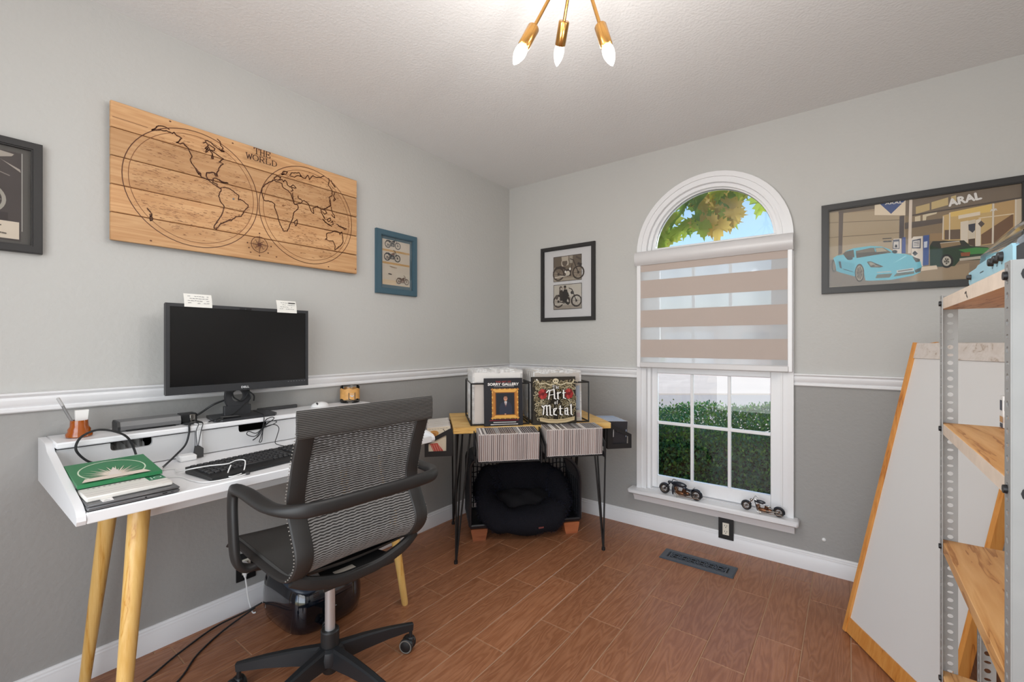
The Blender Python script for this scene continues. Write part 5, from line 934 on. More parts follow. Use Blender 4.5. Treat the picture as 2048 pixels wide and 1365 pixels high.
def ribbed(name, c, period):
    m = mat(name, c, .65, spec=.3); n = m.node_tree.nodes; lk = m.node_tree.links; p = n['Principled BSDF']
    tc = n.new('ShaderNodeTexCoord'); mp = n.new('ShaderNodeMapping'); w = n.new('ShaderNodeTexWave'); w.wave_type = 'BANDS'; w.bands_direction = 'Z'; w.inputs['Scale'].default_value = .314 / period * 1.0; w.inputs['Distortion'].default_value = 1.2; w.inputs['Detail'].default_value = 1; w.inputs['Detail Scale'].default_value = 30 * period
    lk.new(tc.outputs['Object'], w.inputs['Vector'])
    r = n.new('ShaderNodeValToRGB'); r.color_ramp.elements[0].color = rgb(*[x * .45 for x in c]); r.color_ramp.elements[1].color = rgb(*[min(255, x * 1.2) for x in c])
    lk.new(w.outputs['Fac'], r.inputs[0]); lk.new(r.outputs[0], p.inputs['Base Color'])
    b = n.new('ShaderNodeBump'); b.inputs['Strength'].default_value = .6; b.inputs['Distance'].default_value = .002; lk.new(w.outputs['Fac'], b.inputs['Height']); lk.new(b.outputs[0], p.inputs['Normal'])
    return m
ribbed('rib_fabric', (84, 82, 80), .0048)
obj('head_rail', K(top), 'rib_fabric', ch, local=True, ang=60)
ms_ = MB(); z = .918; NS = 40
while z > .478:
    a = []; b = []; c3 = []
    for k in range(NS + 1):
        s = -.196 + .392 * k / NS
        wv = .0011 * math.sin(s * 2 * PI / .021 + z * 900) + .0007 * math.sin(s * 2 * PI / .05)
        dish = .022 * (1 - (s / .2) ** 2)
        for lst, dz, df in ((a, .0039, .0010), (c3, .0004, -.0018), (b, -.0038, .0010)):
            zz_ = z + dz + wv; lst.append((prof_at(min(.999, max(.457, zz_))) + dish * .6 + df, s, zz_))
    o = len(ms_.v); ms_.v += a + c3 + b; n1 = NS + 1
    for q in (0, n1):
        for k in range(NS): ms_.f.append((o + q + k, o + q + k + 1, o + q + n1 + k + 1, o + q + n1 + k)); ms_.m.append(1 if q else 0)
    z -= .0080
obj('back_mesh', K(ms_), ['mesh_thread', mat('mesh_ridge_shade', (46, 45, 45), .7)], ch, local=True, kind='stuff')  # dark lower half of each ridge puts its shading into the colour
obj('mesh_seam', K(MB().tube([(prof_at(.922) - .008 + .008 * (1 - (s / .2) ** 2), s, .922) for s in [-.24 + .48 * k / 16 for k in range(17)]], .0035, 6)), 'rib_fabric', ch, local=True)
# seat: padded sling
def seatfn(u, v):
    f = -.212 + .555 * u; s = -.218 + .436 * v
    z = .478 - .012 * math.sin(PI * v) * (1 if u < .95 else .5)
    z += .10 * max(0, .10 - u) ** 1.2 * 6
    z -= .05 * max(0, (u - .86) / .14) ** 2
    return f, s, z
obj('seat', K(MB().grid(lambda u, v: seatfn(u, v), 22, 18).grid(lambda u, v: (seatfn(u, v)[0], seatfn(u, v)[1], seatfn(u, v)[2] - .024), 22, 18).grid(lambda u, v: (seatfn(u, 0)[0], -.219 - .0 + .0, seatfn(u, 0)[2] - .024 * v), 22, 1).grid(lambda u, v: (seatfn(u, 1)[0], .219, seatfn(u, 1)[2] - .024 * v), 22, 1)), 'seat_fabric', ch, local=True)
sp = MB()
for sg in (-1, 1):
    z = .70
    k = 0
    while k < 44:
        z = .935 - k * .0105; s = sg * .244
        sp.sphere((prof_at(max(.48, z)) + .002, s, z), .0028, 5, 3, sc=(1, .8, .8)); k += 1
obj('edge_stitch', K(sp), mat('stitch', (140, 136, 130), .7), ch, local=True, kind='stuff')
obj('seat_pan', K(MB().box(-.14, .26, -.15, .15, .436, .452, .01)), 'chair_plastic', ch, local=True)
# one continuous loop: front post, armrest, round behind the back, armrest, front post
left = [(.05, -.19, .500), (.052, -.235, .504), (.052, -.262, .520), (.052, -.274, .56), (.062, -.276, .65), (.072, -.274, .715), (.066, -.272, .746), (.035, -.270, .758), (-.04, -.268, .760), (-.12, -.268, .757), (-.19, -.264, .755), (-.245, -.246, .755), (-.282, -.214, .756), (-.296, -.16, .757), (-.30, -.08, .757), (-.30, 0, .757)]
path = left + [(a, -b, c) for a, b, c in left[-2::-1]]
pp_ = bez(path, 4); n_ = len(pp_)
m = MB(); up_vs = []
# oval section: tall on the posts (thin sideways), broad and flat on the armrest, upright behind the back
def sect(i):
    t = i / (n_ - 1); t = min(t, 1 - t) * 2
    if t < .34: return .020, .012
    if t < .44: w = (t - .34) / .10; return .020 + .006 * w, .012 + .0 * w
    if t < .70: return .026, .012
    if t < .82: w = (t - .70) / .12; return .026 - .012 * w, .012 + .008 * w
    return .013, .021
P_ = [Vector(p) for p in pp_]; seg = 14; vs = []; fs = []
for i in range(n_):
    T = (P_[min(i + 1, n_ - 1)] - P_[max(i - 1, 0)]).normalized()
    N = Vector((0, 1, 0)) - T * T.y
    if N.length < .5 or abs(T.y) > .8: N = Vector((-1, 0, 0)) - T * (-T.x)
    t = i / (n_ - 1); q = min(t, 1 - t) * 2; sgn = -1 if t < .5 else 1
    side_ = Vector((0, sgn, 0)); back_ = Vector((-1, 0, 0)); w = min(1, max(0, (q - .66) / .14))
    N = (side_ * (1 - w) + back_ * w); N = (N - T * N.dot(T)).normalized(); B = T.cross(N)
    ra, rb = sect(i)   # ra along N for armrest (broad), rb along B
    if q < .40: ra, rb = .012, .024
    elif q < .48: w2 = (q - .40) / .08; ra, rb = .012 + .012 * w2, .024 - .013 * w2
    elif q < .66: ra, rb = .024, .011
    else: ra, rb = .024 - .012 * w, .011 + .009 * w
    for k in range(seg):
        an = 2 * PI * k / seg; c_, s_ = math.cos(an), math.sin(an)
        c_ = math.copysign(abs(c_) ** .75, c_); s_ = math.copysign(abs(s_) ** .75, s_)
        vs.append(tuple(P_[i] + N * ra * c_ + B * rb * s_))
for i in range(n_ - 1):
    for k in range(seg):
        l = (k + 1) % seg; fs.append((i * seg + k, i * seg + l, (i + 1) * seg + l, (i + 1) * seg + k))
fs += [tuple(range(seg)), tuple(range((n_ - 1) * seg, n_ * seg))]
obj('armrest_loop', MB().add(vs, fs), 'chair_plastic', ch, local=True, ang=50)
# under-seat bracket and mechanism
br = [(-.205, -.226, .480), (-.215, -.17, .452), (-.210, -.08, .424), (-.205, 0, .418), (-.210, .08, .424), (-.215, .17, .452), (-.205, .226, .480)]
obj('back_bracket', K(MB().tube(bez(br, 4), .016, 10, r2=.021, up=(0, 0, 1)).prism([(-.215, -.13), (-.215, .13), (-.02, .085), (.09, .085), (.09, -.085), (-.02, -.085)], .405, .436)), 'chair_plastic', ch, local=True, ang=30)
obj('mechanism', K(MB().box(-.10, .12, -.065, .065, .335, .41, .012)), 'chair_base', ch, local=True)
obj('label_sticker', K(MB().prism([(-.10, -.208), (-.03, -.208), (-.03, -.172), (-.10, -.172)], .4362, .4368, lambda a, b, c: (b, -a - .02, c))), 'beige_label', ch, local=True, label='beige maker label', smooth=False)
HX, HYY = .040, -.020
obj('gas_column', MB().lathe([(.017, .185), (.017, .41)], 20, Matrix.Translation((HX, HYY, 0))), 'chrome', ch, local=True)
obj('column_sleeve', MB().lathe([(.0, .05), (.024, .05), (.027, .055), (.029, .13), (.031, .165), (.031, .193), (.028, .197), (.018, .197)], 24, Matrix.Translation((HX, HYY, 0))), 'chair_plastic', ch, local=True, ang=30)
obj('base_hub', MB().lathe([(.03, .085), (.048, .09), (.050, .115), (.044, .135), (.034, .142), (.030, .142)], 24, Matrix.Translation((HX, HYY, 0))), 'chair_base', ch, local=True, ang=30)
Ri = Matrix.Rotation(-math.radians(176.56), 3, 'Z')
def caster_mb(c, heading):
    m = MB(); M = Matrix.Translation(c) @ Matrix.Rotation(heading, 4, 'Z')
    for sg in (-1, 1):
        A = M @ Matrix.Translation((.012, sg * .0135, 0)) @ Matrix.Rotation(PI / 2, 4, 'X')
        m.lathe([(0, -.0095), (.021, -.0095), (.026, -.006), (.0272, 0), (.026, .006), (.021, .0095), (0, .0095)], 22, A, 0)
        A2 = M @ Matrix.Translation((.012, sg * .0225, 0)) @ Matrix.Rotation(PI / 2, 4, 'X')
        m.lathe([(.0205, -.001), (.0235, .001), (.0250, -.001), (.0205, -.001)], 22, A2, 1, cap=False)
    m.lathe([(.007, .012), (.007, .062)], 10, Matrix.Translation(c), 0)
    m.box(-.012, .022, -.010, .010, -.004, .028, .004, 0, M)
    return m
for dg_, cas in ((35, 30), (-32, 160), (-114, 100), (-172, 20), (111, 60)):
    d = R * math.cos(math.radians(dg_)) + F * math.sin(math.radians(dg_)); d = Ri @ d
    O = Vector((HX, HYY, 0)); pts = [O + d * r for r in (.03, .12, .21, .285, .305)]
    zc = [.112, .112, .107, .098, .095]
    path = [(p.x, p.y, z) for p, z in zip(pts, zc)]
    def pf(i):
        w = [.022, .019, .016, .0135, .012][i]; h = [.030, .024, .018, .0135, .012][i]
        return [(-w, -h), (w, -h), (w * .8, h * .8), (w * .45, h), (-w * .45, h), (-w * .8, h * .8)]
    leg = obj('base_leg', MB().sweep(path, pf), 'chair_base', ch, local=True, ang=25)
    c = O + d * .298 + Vector((0, 0, .0275))
    obj('caster', caster_mb(c, math.radians(cas)), ['black_plastic', 'caster_ring'], leg, local=True)
# ------------------------------------------------------------------ foot massager under the desk
mat('massager_black', (16, 20, 28), .1, coat=.9); mat('massager_liner', (22, 22, 24), .7); mat('red_button', (196, 50, 56), .35)
fm_ = thing('foot_massager', 'glossy black foot massager with two foot wells under the desk', 'massager', (.25, -1.775, 0))
def se(t, a, b, e=.55): c, s = math.cos(t), math.sin(t); return a * math.copysign(abs(c) ** e, c), b * math.copysign(abs(s) ** e, s)
def body(u, v):
    t = 2 * PI * u; zz_ = [0.004, .012, .05, .095, .135, .165, .182, .188][min(7, int(v * 7 + 1e-6))]; sc_ = [.90, .95, 1.0, 1.0, .97, .91, .80, .55][min(7, int(v * 7 + 1e-6))]
    x, y = se(t, .185 * sc_, .172 * sc_)
    return .245 + x, -1.775 + y, zz_ * (1.12 - .55 * max(0, x) - .9 * min(0, x) * .6)
m = MB().grid(body, 40, 7, cu=True); m.add([(.10, -1.775, .2)], []); 
m.prism([body(k / 40, 1)[:2] for k in range(40)], .150, .186)
obj('shell', m, 'massager_black', fm_, ang=60)
obj('feet', MB().box(.12, .37, -1.9, -1.65, 0, .006), 'black_plastic', fm_)
for cy in (-1.858, -1.697):
    def rim(u, v, k=0):
        t = 2 * PI * u; q = 2 * PI * v; a, b = .112 + .016 * math.cos(q), .066 + .014 * math.cos(q)
        x, y = se(t, a, b, .8)
        return .285 + x, cy + y, .214 - .30 * x + .012 * math.sin(q)
    well = obj('foot_well', MB().grid(rim, 32, 10, cu=True, cv=True), mat('massager_rim', (44, 54, 68), .35), fm_)
    obj('liner', MB().grid(lambda u, v: ((lambda x, y: (.285 + x, cy + y, .214 - .30 * x - .012 * (1 - v ** 3)))(*[v * q for q in se(2 * PI * u, .106, .060, .8)])), 32, 6, cu=True), 'massager_liner', well)
obj('control_panel', MB().grid(lambda u, v: (.245 + .1865 * math.cos((u - .5) * .8) ** .55, -1.795 + .21 * (u - .5), .055 + .07 * v), 12, 2), 'black_gloss', fm_)
P = Print(.0002)
for a in (.075, .1, .12): P.rect(a, a + .008, .028, .032, (150, 160, 165))
P.build('panel_marks', lambda a, b, c: (.4305 + .0012 + c, -1.90 + a, .055 + b), fm_)
obj('button', MB().sphere((.398, -1.778, .176), .009, 12, 8, sc=(1, 1, .6)), 'red_button', fm_, label='red button')
mc = tag(obj('cable', MB().tube(bez([(.10, -1.93, .05), (.06, -1.98, .02), (.05, -2.1, .006), (.12, -2.25, .005), (.2, -2.4, .005), (.14, -2.54, .008), (.06, -2.60, .022), (.03, -2.66, .01)], 6), .0035, 6).tube(bez([(.08, -1.95, .03), (.10, -2.08, .006), (.18, -2.2, .005), (.30, -2.32, .005), (.33, -2.55, .005)], 6), .0035, 6), 'black_plastic'), 'black power cords lying on the floor under the desk', 'cable')
# ------------------------------------------------------------------ corner table with its racks (local frame: x along the front edge, y towards the corner)
TA = math.atan2(.740, .673); TO = Vector((.506, -1.145, 0)); TL, TD = .884, .509
def T(a, b, c): return (TO.x + a * math.cos(TA) - b * math.sin(TA), TO.y + a * math.sin(TA) + b * math.cos(TA), c)
MT = Matrix.Translation(TO) @ Matrix.Rotation(TA, 4, 'Z')
def tbox(m, *a, **k): return m.box(*a, M=MT, **k)
wood('butcher', (238, 200, 128), (226, 180, 102), (196, 144, 74), scale=(2.2, 26, 26), rough=.4, ring=4, bump=.05, rvar=.1)
mat('black_metal', (28, 28, 29), .45); mat('rack_black', (30, 29, 31), .5)
ct = thing('corner_table', 'butcher block table on black hairpin legs set across the room corner', 'table', T(TL / 2, TD / 2, 0), TA)
for k in range(5):
    a = TD * k / 5
    obj('top_stave', tbox(MB(), 0, TL, a + .0004, a + TD / 5 - .0004, .718, .750, bev=.0018), 'butcher', ct)
for (cx, cy), (fx, fy), (sx, sy) in (((.0, .0), (.017, .066), (1, 1)), ((TL, 0), (.892 - .025, .070), (-1, 1)), ((0, TD), (.03, .60), (1, -1)), ((TL, TD), (TL - .02, .60), (-1, -1))):
    px, py = cx + sx * .055, cy + sy * .055
    m = tbox(MB(), px - .045, px + .045, py - .045, py + .045, .7145, .7178)
    for q in ((px - .038 * sx, py - .02 * sy), (px + .038 * sx, py - .01 * sy), (px, py + .038 * sy)):
        m.tube([T(q[0], q[1], .716), T(fx + (q[0] - fx) * .02, fy + (q[1] - fy) * .02, .012)], .0052, 8)
    m.tube([T(fx, fy, .0), T(fx, fy, .016)], .0105, 10)
    obj('hairpin_leg', m, 'black_metal', ct)
# ---- compact disc racks
mat('cd_case', (206, 198, 195), .2, spec=.6)
CDC = [(126, 108, 104), (142, 122, 116), (110, 94, 92), (160, 140, 134), (98, 84, 84), (132, 116, 114), (150, 134, 130)]
SPC = [(60, 58, 62), (74, 70, 74), (232, 230, 228), (50, 50, 54), (96, 92, 94), (222, 218, 212), (82, 78, 80), (110, 104, 104), (200, 190, 176), (140, 146, 150)]
LTH = .0102
def cd_mesh(name, edge, spine, depth=.125, high=.142):
    """a jewel case: x thickness, y depth, z height; spine up, card edge to the front"""
    m = MB().box(-LTH / 2 + .0004, LTH / 2 - .0004, 0, depth, 0, high, .0008, 0)
    m.box(-LTH / 2 + .0028, LTH / 2 - .0024, -.0004, .001, .004, high - .004, 0, 1)
    m.box(-LTH / 2 + .0018, LTH / 2 - .0018, .006, depth - .006, high - .001, high + .0004, 0, 2)
    return mesh_of(name, m, ['cd_case', mat('cd_edge', edge, .35, coat=.3), mat('cd_spine', spine, .4, coat=.3)], smooth=False)
random.seed(21)
cdm = [cd_mesh('compact_disc', CDC[i % 7], SPC[i % 10]) for i in range(18)]
def cd_rack(label, group, cdlab, M, n, tilt, arms, seed, picks=None):
    """M places the rack: x along the row, y into the table (y=0 is the table edge), z=0 the rack floor"""
    rk = random.Random(seed); w = n * LTH + .010
    loc = M @ Vector((w / 2, -.07, 0))
    t = thing('disc_rack', label, 'rack', loc)
    tray = MB().box(0, w, -.135, -.004, -.006, -.002, .001, M=M).box(0, w, -.006, -.001, -.012, .125, .001, M=M)
    obj('tray', tray, 'rack_black', t, smooth=False)
    for x in (-.004, w + .004):
        m = MB()
        fr = lambda a, b, c: tuple(M @ Vector((x - .002 + c, a, b)))
        out = [(-.150, -.012), (-.001, -.012), (-.001, .135), (-.018, .135), (-.150, .068)]; inn = [(-.130, .016), (-.035, .016), (-.035, .100), (-.040, .1), (-.130, .056)]
        m.ring(out, inn, 0, .004, fr)
        obj('side_bracket', m, 'rack_black', t, smooth=False)
    Rt = Matrix.Translation((0, -.006, .0)) @ Matrix.Rotation(tilt, 4, 'X')
    for i in range(n):
        o = bpy.data.objects.new('compact_disc', cdm[picks[i] if picks else rk.randrange(len(cdm))]); COL.objects.link(o)
        o.matrix_world = M @ Matrix.Translation((.006 + LTH * (i + .5), -.128 + rk.uniform(-.002, .002), rk.uniform(0, .0012))) @ Matrix.Rotation(rk.uniform(-.006, .006), 4, 'Y') @ Matrix.Rotation(tilt, 4, 'X')
        o['category'] = 'compact disc'; o['group'] = group; o['label'] = cdlab % ordinal(i + 1)
    return t
M = MT @ Matrix.Translation((.112, 0, .597))
cd_rack('black disc rack hung on the table front, below the gold framed portrait book', 'discs in the rack below the portrait book', 'compact disc, %s from the left in the row below the portrait book', M, 31, math.radians(5), True, 4)
M = MT @ Matrix.Translation((.468, 0, .608))
cd_rack('black disc rack hung on the table front, below the ornate book with red roses', 'discs in the rack below the ornate book', 'compact disc, %s from the left in the row below the rose book', M, 30, math.radians(3), True, 8)
# rack on the table's left side
M = MT @ Matrix.Translation((0, .335, .602)) @ Matrix.Rotation(-PI / 2, 4, 'Z')
cream = [cd_mesh('compact_disc', (214, 206, 194), c) for c in ((214, 208, 198), (226, 222, 214), (196, 186, 172))]
cdm += cream; L_ = len(cdm)
cd_rack('black disc rack hung on the left side of the corner table', 'discs in the rack on the left side of the table', 'pale compact disc, %s from the back in the rack left of the table', M, 26, math.radians(4), True, 5, [L_ - 3 + (i * 7) % 3 for i in range(26)])
last = [o for o in COL.objects if o.name.startswith('compact_disc') and o.get('group') == 'discs in the rack on the left side of the table'][-1]
cv = last.copy(); cv.data = last.data.copy(); 
P = Print(.0001); P.rect(.002, .123, .002, .140, (226, 214, 192)); P.disc(.035, .108, .026, .016, (204, 150, 84)); P.disc(.03, .100, .016, .012, (176, 116, 62)); P.poly([(.03, .0), (.085, .0), (.05, .055), (.01, .055)], (196, 84, 72))
for k in range(6): P.line([(.02 + k * .012, .003), (.0 + k * .012 + .006, .05)], .0016, (232, 190, 176))
P.line([(.085, .128), (.1, .105)], .003, (60, 50, 46))
for k in range(7): P.line([(.01 + k * .015, .132), (.02 + k * .015, .131)], .0012, (90, 80, 76))
bpy.data.objects.remove(cv)
P.build('cover', lambda a, b, c: (LTH / 2 + c, .125 - (.125 - a), b), last, local=True)
last['label'] = 'compact disc with cream cover, orange blob and red stripes, nearest in the left rack'; del last['group']
# rack on the right side
M = MT @ Matrix.Translation((TL, .060, .600)) @ Matrix.Rotation(PI / 2, 4, 'Z')
dk_ = [cd_mesh('compact_disc', (60, 58, 60), c) for c in ((150, 176, 206), (120, 146, 184), (170, 186, 206))]  # blue spine colours paint the sky reflected on the disc tops
cdm += dk_; L_ = len(cdm)
cd_rack('black disc rack hung on the right side of the table near the window', 'discs in the rack on the right side of the table', 'compact disc tinted with sky reflection, %s from the front in the rack near the window', M, 20, math.radians(2), True, 6, [L_ - 3 + (i * 5) % 3 for i in range(20)])
fst = [o for o in COL.objects if o.name.startswith('compact_disc') and o.get('group') == 'discs in the rack on the right side of the table'][0]
P = Print(.0001); P.rect(.001, .124, .002, .141, (48, 46, 50)); P.rect(.084, .089, .05, .100, (206, 204, 206)); P.rect(.094, .096, .055, .09, (150, 150, 154)); P.poly([(.035, .088), (.05, .094), (.058, .09), (.075, .092), (.062, .083), (.05, .086)], (226, 190, 184)); P.poly([(.05, .086), (.062, .083), (.06, .08)], (190, 120, 112)); P.rect(.006, .010, .05, .094, (170, 180, 200))
P.build('cover', lambda a, b, c: (-LTH / 2 - c, a, b), fst, local=True)
fst['label'] = 'black covered compact disc with pale moth mark, nearest in the rack near the window'; del fst['group']
# ---- record crates
mat('sleeve', (208, 206, 204), .16, spec=.8, bump=(24, 1.0, 5, .02), var=(12, .12)); mat('sleeve_tan', (190, 174, 156), .3, bump=(28, .8, 4, .015), var=(20, .2)); mat('sleeve_blue', (178, 186, 198), .25, bump=(28, .6), var=(20, .2))
mat('record_card', (196, 188, 180), .5, var=(14, .15))
glassmat('poly_sleeve', (.93, .93, .94), rough=.12, diff=.28)
def crate(lab, x0, x1, y0, y1):
    t = thing('record_crate', lab, 'crate', T((x0 + x1) / 2, (y0 + y1) / 2, .75)); r = .0042; m = MB()
    def bar(a, b): m.tube([T(*a), T(*b)], r, 4, up=(0, 0, 1))
    zb_, zt = .7545, .978
    P4 = [(x0, y0), (x1, y0), (x1, y1), (x0, y1)]
    for i in range(4):
        a, b = P4[i], P4[(i + 1) % 4]
        bar((*a, zb_), (*b, zb_)); bar((*a, zt), (*b, zt)); bar((*a, .7505), (*a, zt + .003))
    for x in (x0 + .08, (x0 + x1) / 2, x1 - .08): bar((x, y0, zb_), (x, y1, zb_))
    obj('wire_frame', m, 'black_metal', t, smooth=False)
    return t
crate('black wire record crate behind the gold framed portrait book', .098, .418, .045, .385)
crate('black wire record crate behind the ornate book with red roses', .436, .768, .045, .385)
def records(x0, w, y0, n, pitch, glab, group, mats_, seed, h=.287, skew=0):
    rk = random.Random(seed)
    me = [mesh_of('record', MB().grid(lambda u, v: (w * (u - .5), .0009 * math.sin(u * 9 + q) * math.sin(v * 7) - (.003 * abs(math.sin(u * 7 + q)) if v > .95 else 0), h * v + (.004 * math.sin(u * 13 + q * 2) if v > .95 else 0)), 16, 8).grid(lambda u, v: (w * (u - .5), pitch * .72 + .0009 * math.sin(u * 8 + q) + (.004 * math.sin(u * 11 + q) if v > .95 else 0), h * v + (.005 * math.sin(u * 17 + q * 3) if v > .95 else 0)), 16, 8).box(-w / 2, w / 2, .0004, pitch * .7, 0, h - .0015, .0008, 1), [mats_[0], mats_[q % 2 + 1]]) for q in range(4)]
    out = []
    for i in range(n):
        o = bpy.data.objects.new('record', me[rk.randrange(4)]); COL.objects.link(o)
        o.matrix_world = MT @ Matrix.Translation((x0 + w / 2 + rk.uniform(-.004, .004), y0 + pitch * i, .757 + rk.uniform(-.002, .006))) @ Matrix.Rotation(-.05 + rk.uniform(-.01, .01), 4, 'X') @ Matrix.Rotation(rk.uniform(-.008, .008), 4, 'Y')
        o['category'] = 'record'; o['label'] = glab % ordinal(i + 1); o['group'] = group; out.append(o)
    return out
ra = records(.106, .283, .066, 34, .0082, 'plastic sleeved record, %s from the front in the left wire crate', 'records in the left crate', ['sleeve', 'record_card', 'sleeve'], 3)
rb_ = records(.448, .285, .066, 34, .0082, 'plastic sleeved record, %s from the front in the right wire crate', 'records in the right crate', ['sleeve', 'sleeve_tan', 'record_card'], 9, h=.284)
P = Print(.0002); P.rect(.012, .27, .006, .215, (206, 196, 188)); P.rect(.012, .27, .215, .225, (150, 142, 140)); P.rect(.012, .27, .228, .28, (222, 218, 214))
P.build('cover', lambda a, b, c: (a - .1415, -.0015 - c, b), ra[0], local=True); ra[0]['label'] = 'foremost record in the left crate, pale cover partly behind the portrait book'; del ra[0]['group']
P = Print(.0002); P.rect(.01, .275, .006, .275, (190, 182, 174)); P.rect(.2, .275, .06, .2, (160, 168, 180)); P.rect(.2, .275, .02, .045, (176, 156, 156))
for k in range(14): P.line([(.2 + rr.uniform(0, .05), .06 + .01 * k), (.23 + rr.uniform(0, .045), .06 + .01 * k + rr.uniform(-.01, .01))], .004, rr.choice(((120, 128, 142), (206, 210, 216), (140, 146, 158))))
P.build('cover', lambda a, b, c: (a - .1425, -.0015 - c, b), rb_[0], local=True); rb_[0]['label'] = 'foremost record in the right crate, bluish cover partly behind the rose book'; del rb_[0]['group']
# ---- two upright books
def book(label, x0, w, h, th, y0, tilt, spinec, P, xo=0.0):
    t = thing('book', label, 'book', (0, 0, 0)); M_ = MT @ Matrix.Translation((x0, y0, .7515)) @ Matrix.Rotation(-tilt, 4, 'X')
    t.matrix_basis = M_
    obj('cover', MB().box(0, w, 0, .003, 0, h, .0006).box(0, w, th - .003, th, 0, h, .0006).box(0, .003, 0, th, 0, h, .001), mat('book_cover', spinec, .35), t, local=True, smooth=False)
    obj('pages', MB().box(.002, w - .003, .003, th - .003, .003, h - .003), 'print_white', t, local=True, smooth=False)
    P.build('cover_print', lambda a, b, c: (a, -.0002 - c, b), t, 'print_gloss', local=True)
P = Print(.0001); w, h = .213, .258
P.rect(.0005, w - .0005, .0005, h - .0005, (34, 34, 40))
P.text('THE ART OF', w / 2, h * .908, .008, (150, 52, 50), w=.085, center=True, bold=.0004)
P.text('SORRY GALLERY', w / 2, h * .845, .014, (222, 218, 214), w=.170, center=True, bold=.0011); P.line([(.055, h * .822), (.165, h * .822)], .0025, (160, 158, 158))
G0, G1, G2 = (186, 122, 56), (222, 168, 84), (140, 84, 40)
fx0, fx1, fy0, fy1 = .045, .184, .042, .196
P.rect(fx0, fx1, fy0, fy1, G0)
for k in range(11):
    a = fx0 + (fx1 - fx0) * k / 10; P.disc(a, fy1, .009, .005, G1 if k % 2 else G0, 10); P.disc(a, fy0, .009, .005, G1 if k % 2 else G0, 10)
for k in range(12):
    b = fy0 + (fy1 - fy0) * k / 11; P.disc(fx0, b, .004, .008, G0 if k % 2 else G1, 10); P.disc(fx1, b, .004, .008, G0 if k % 2 else G1, 10)
P.poly([(fx0, fy1), (fx1, fy1), (fx1 - .02, fy1 - .02), (fx0 + .02, fy1 - .02)], G1); P.poly([(fx0, fy0), (fx1, fy0), (fx1 - .02, fy0 + .02), (fx0 + .02, fy0 + .02)], G1); P.rect(fx0 + .015, fx1 - .015, fy0 + .015, fy1 - .015, G2)
P.rect(fx0 + .019, fx1 - .019, fy0 + .019, fy1 - .019, (34, 38, 46))
cx = .1165; P.poly([(cx - .034, .062), (cx - .034, .10), (cx - .026, .122), (cx - .008, .13), (cx + .010, .13), (cx + .028, .122), (cx + .036, .10), (cx + .036, .062)], (44, 48, 64)); P.poly([(cx - .007, .131), (cx + .008, .131), (cx + .001, .102)], (222, 216, 214)); P.line([(cx, .126), (cx + .001, .104)], .003, (120, 60, 60))
P.disc(cx, .148, .0105, .0155, (192, 138, 112), 16); P.poly([(cx - .011, .15), (cx - .009, .164), (cx + .004, .167), (cx + .011, .158), (cx + .010, .15), (cx + .006, .157), (cx - .006, .157)], (58, 40, 36)); P.rect(cx - .008, cx + .008, .148, .151, (60, 44, 42)); P.rect(cx - .006, cx + .002, .06, .066, (190, 140, 116))
P.line([(.03, .030), (.185, .030)], .005, (130, 34, 44)); P.line([(.05, .0195), (.172, .0195)], .005, (214, 210, 208)); P.line([(.035, .0085), (.182, .0085)], .005, (206, 202, 200))
for k in range(30): P.rect(.05 + k * .0042, .0508 + k * .0042, .006, .034, (34, 34, 40))
book('black book with a gold framed portrait on its cover standing on the table', .166, w, h, .018, .012, math.radians(5), (32, 32, 37), P)
P = Print(.0001); w, h = .250, .262
P.rect(.0005, w - .0005, .0005, h - .0005, (46, 42, 36)); P.rect(.008, w - .006, .008, h - .008, (56, 50, 42))
C1, C2, C3 = (176, 160, 126), (140, 126, 94), (206, 194, 164)
rk = random.Random(2)
def scroll(a, b, r, ang, sg, c, lw):
    pts = [];
    for k in range(14):
        q = ang + sg * k * .42; rad = r * (1 - k / 15); pts.append((a + rad * math.cos(q), b + rad * math.sin(q)))
    P.line(pts, lw, c)
for k in range(190):
    a = rk.uniform(.014, w / 2 - .01); b = rk.uniform(.03, h - .02)
    if .085 < a and .08 < b < .18 and rk.random() < .8: continue
    r = rk.uniform(.006, .017); an = rk.uniform(0, 6.28); sg = rk.choice((-1, 1)); c = rk.choice((C1, C2, C3)); lw = rk.uniform(.0018, .0036)
    scroll(a, b, r, an, sg, c, lw); scroll(w - a, b, r, PI - an, -sg, c, lw)
for sg in (-1, 1): P.line([(w / 2 + sg * x, y) for x, y in ((.0, .225), (.03, .215), (.06, .228), (.09, .222), (.105, .245))], .005, C3); P.line([(w / 2 + sg * x, y) for x, y in ((.012, .21), (.05, .20), (.08, .21), (.1, .19))], .004, C1)
P.disc(w / 2, .238, .017, .014, C3, 16); P.disc(w / 2 - .006, .237, .004, .004, (70, 60, 50), 8); P.disc(w / 2 + .006, .237, .004, .004, (70, 60, 50), 8); P.rect(w / 2 - .007, w / 2 + .007, .220, .227, C1)
for cx in (.050, w - .052):
    for k in range(7): P.disc(cx + .014 * math.cos(k * .9), .168 + .017 * math.sin(k * .9), .012, .012, ((150, 44, 44), (120, 32, 34), (172, 62, 58))[k % 3], 12)
    P.disc(cx, .168, .009, .009, (104, 26, 30), 10)
INK = (232, 229, 224)
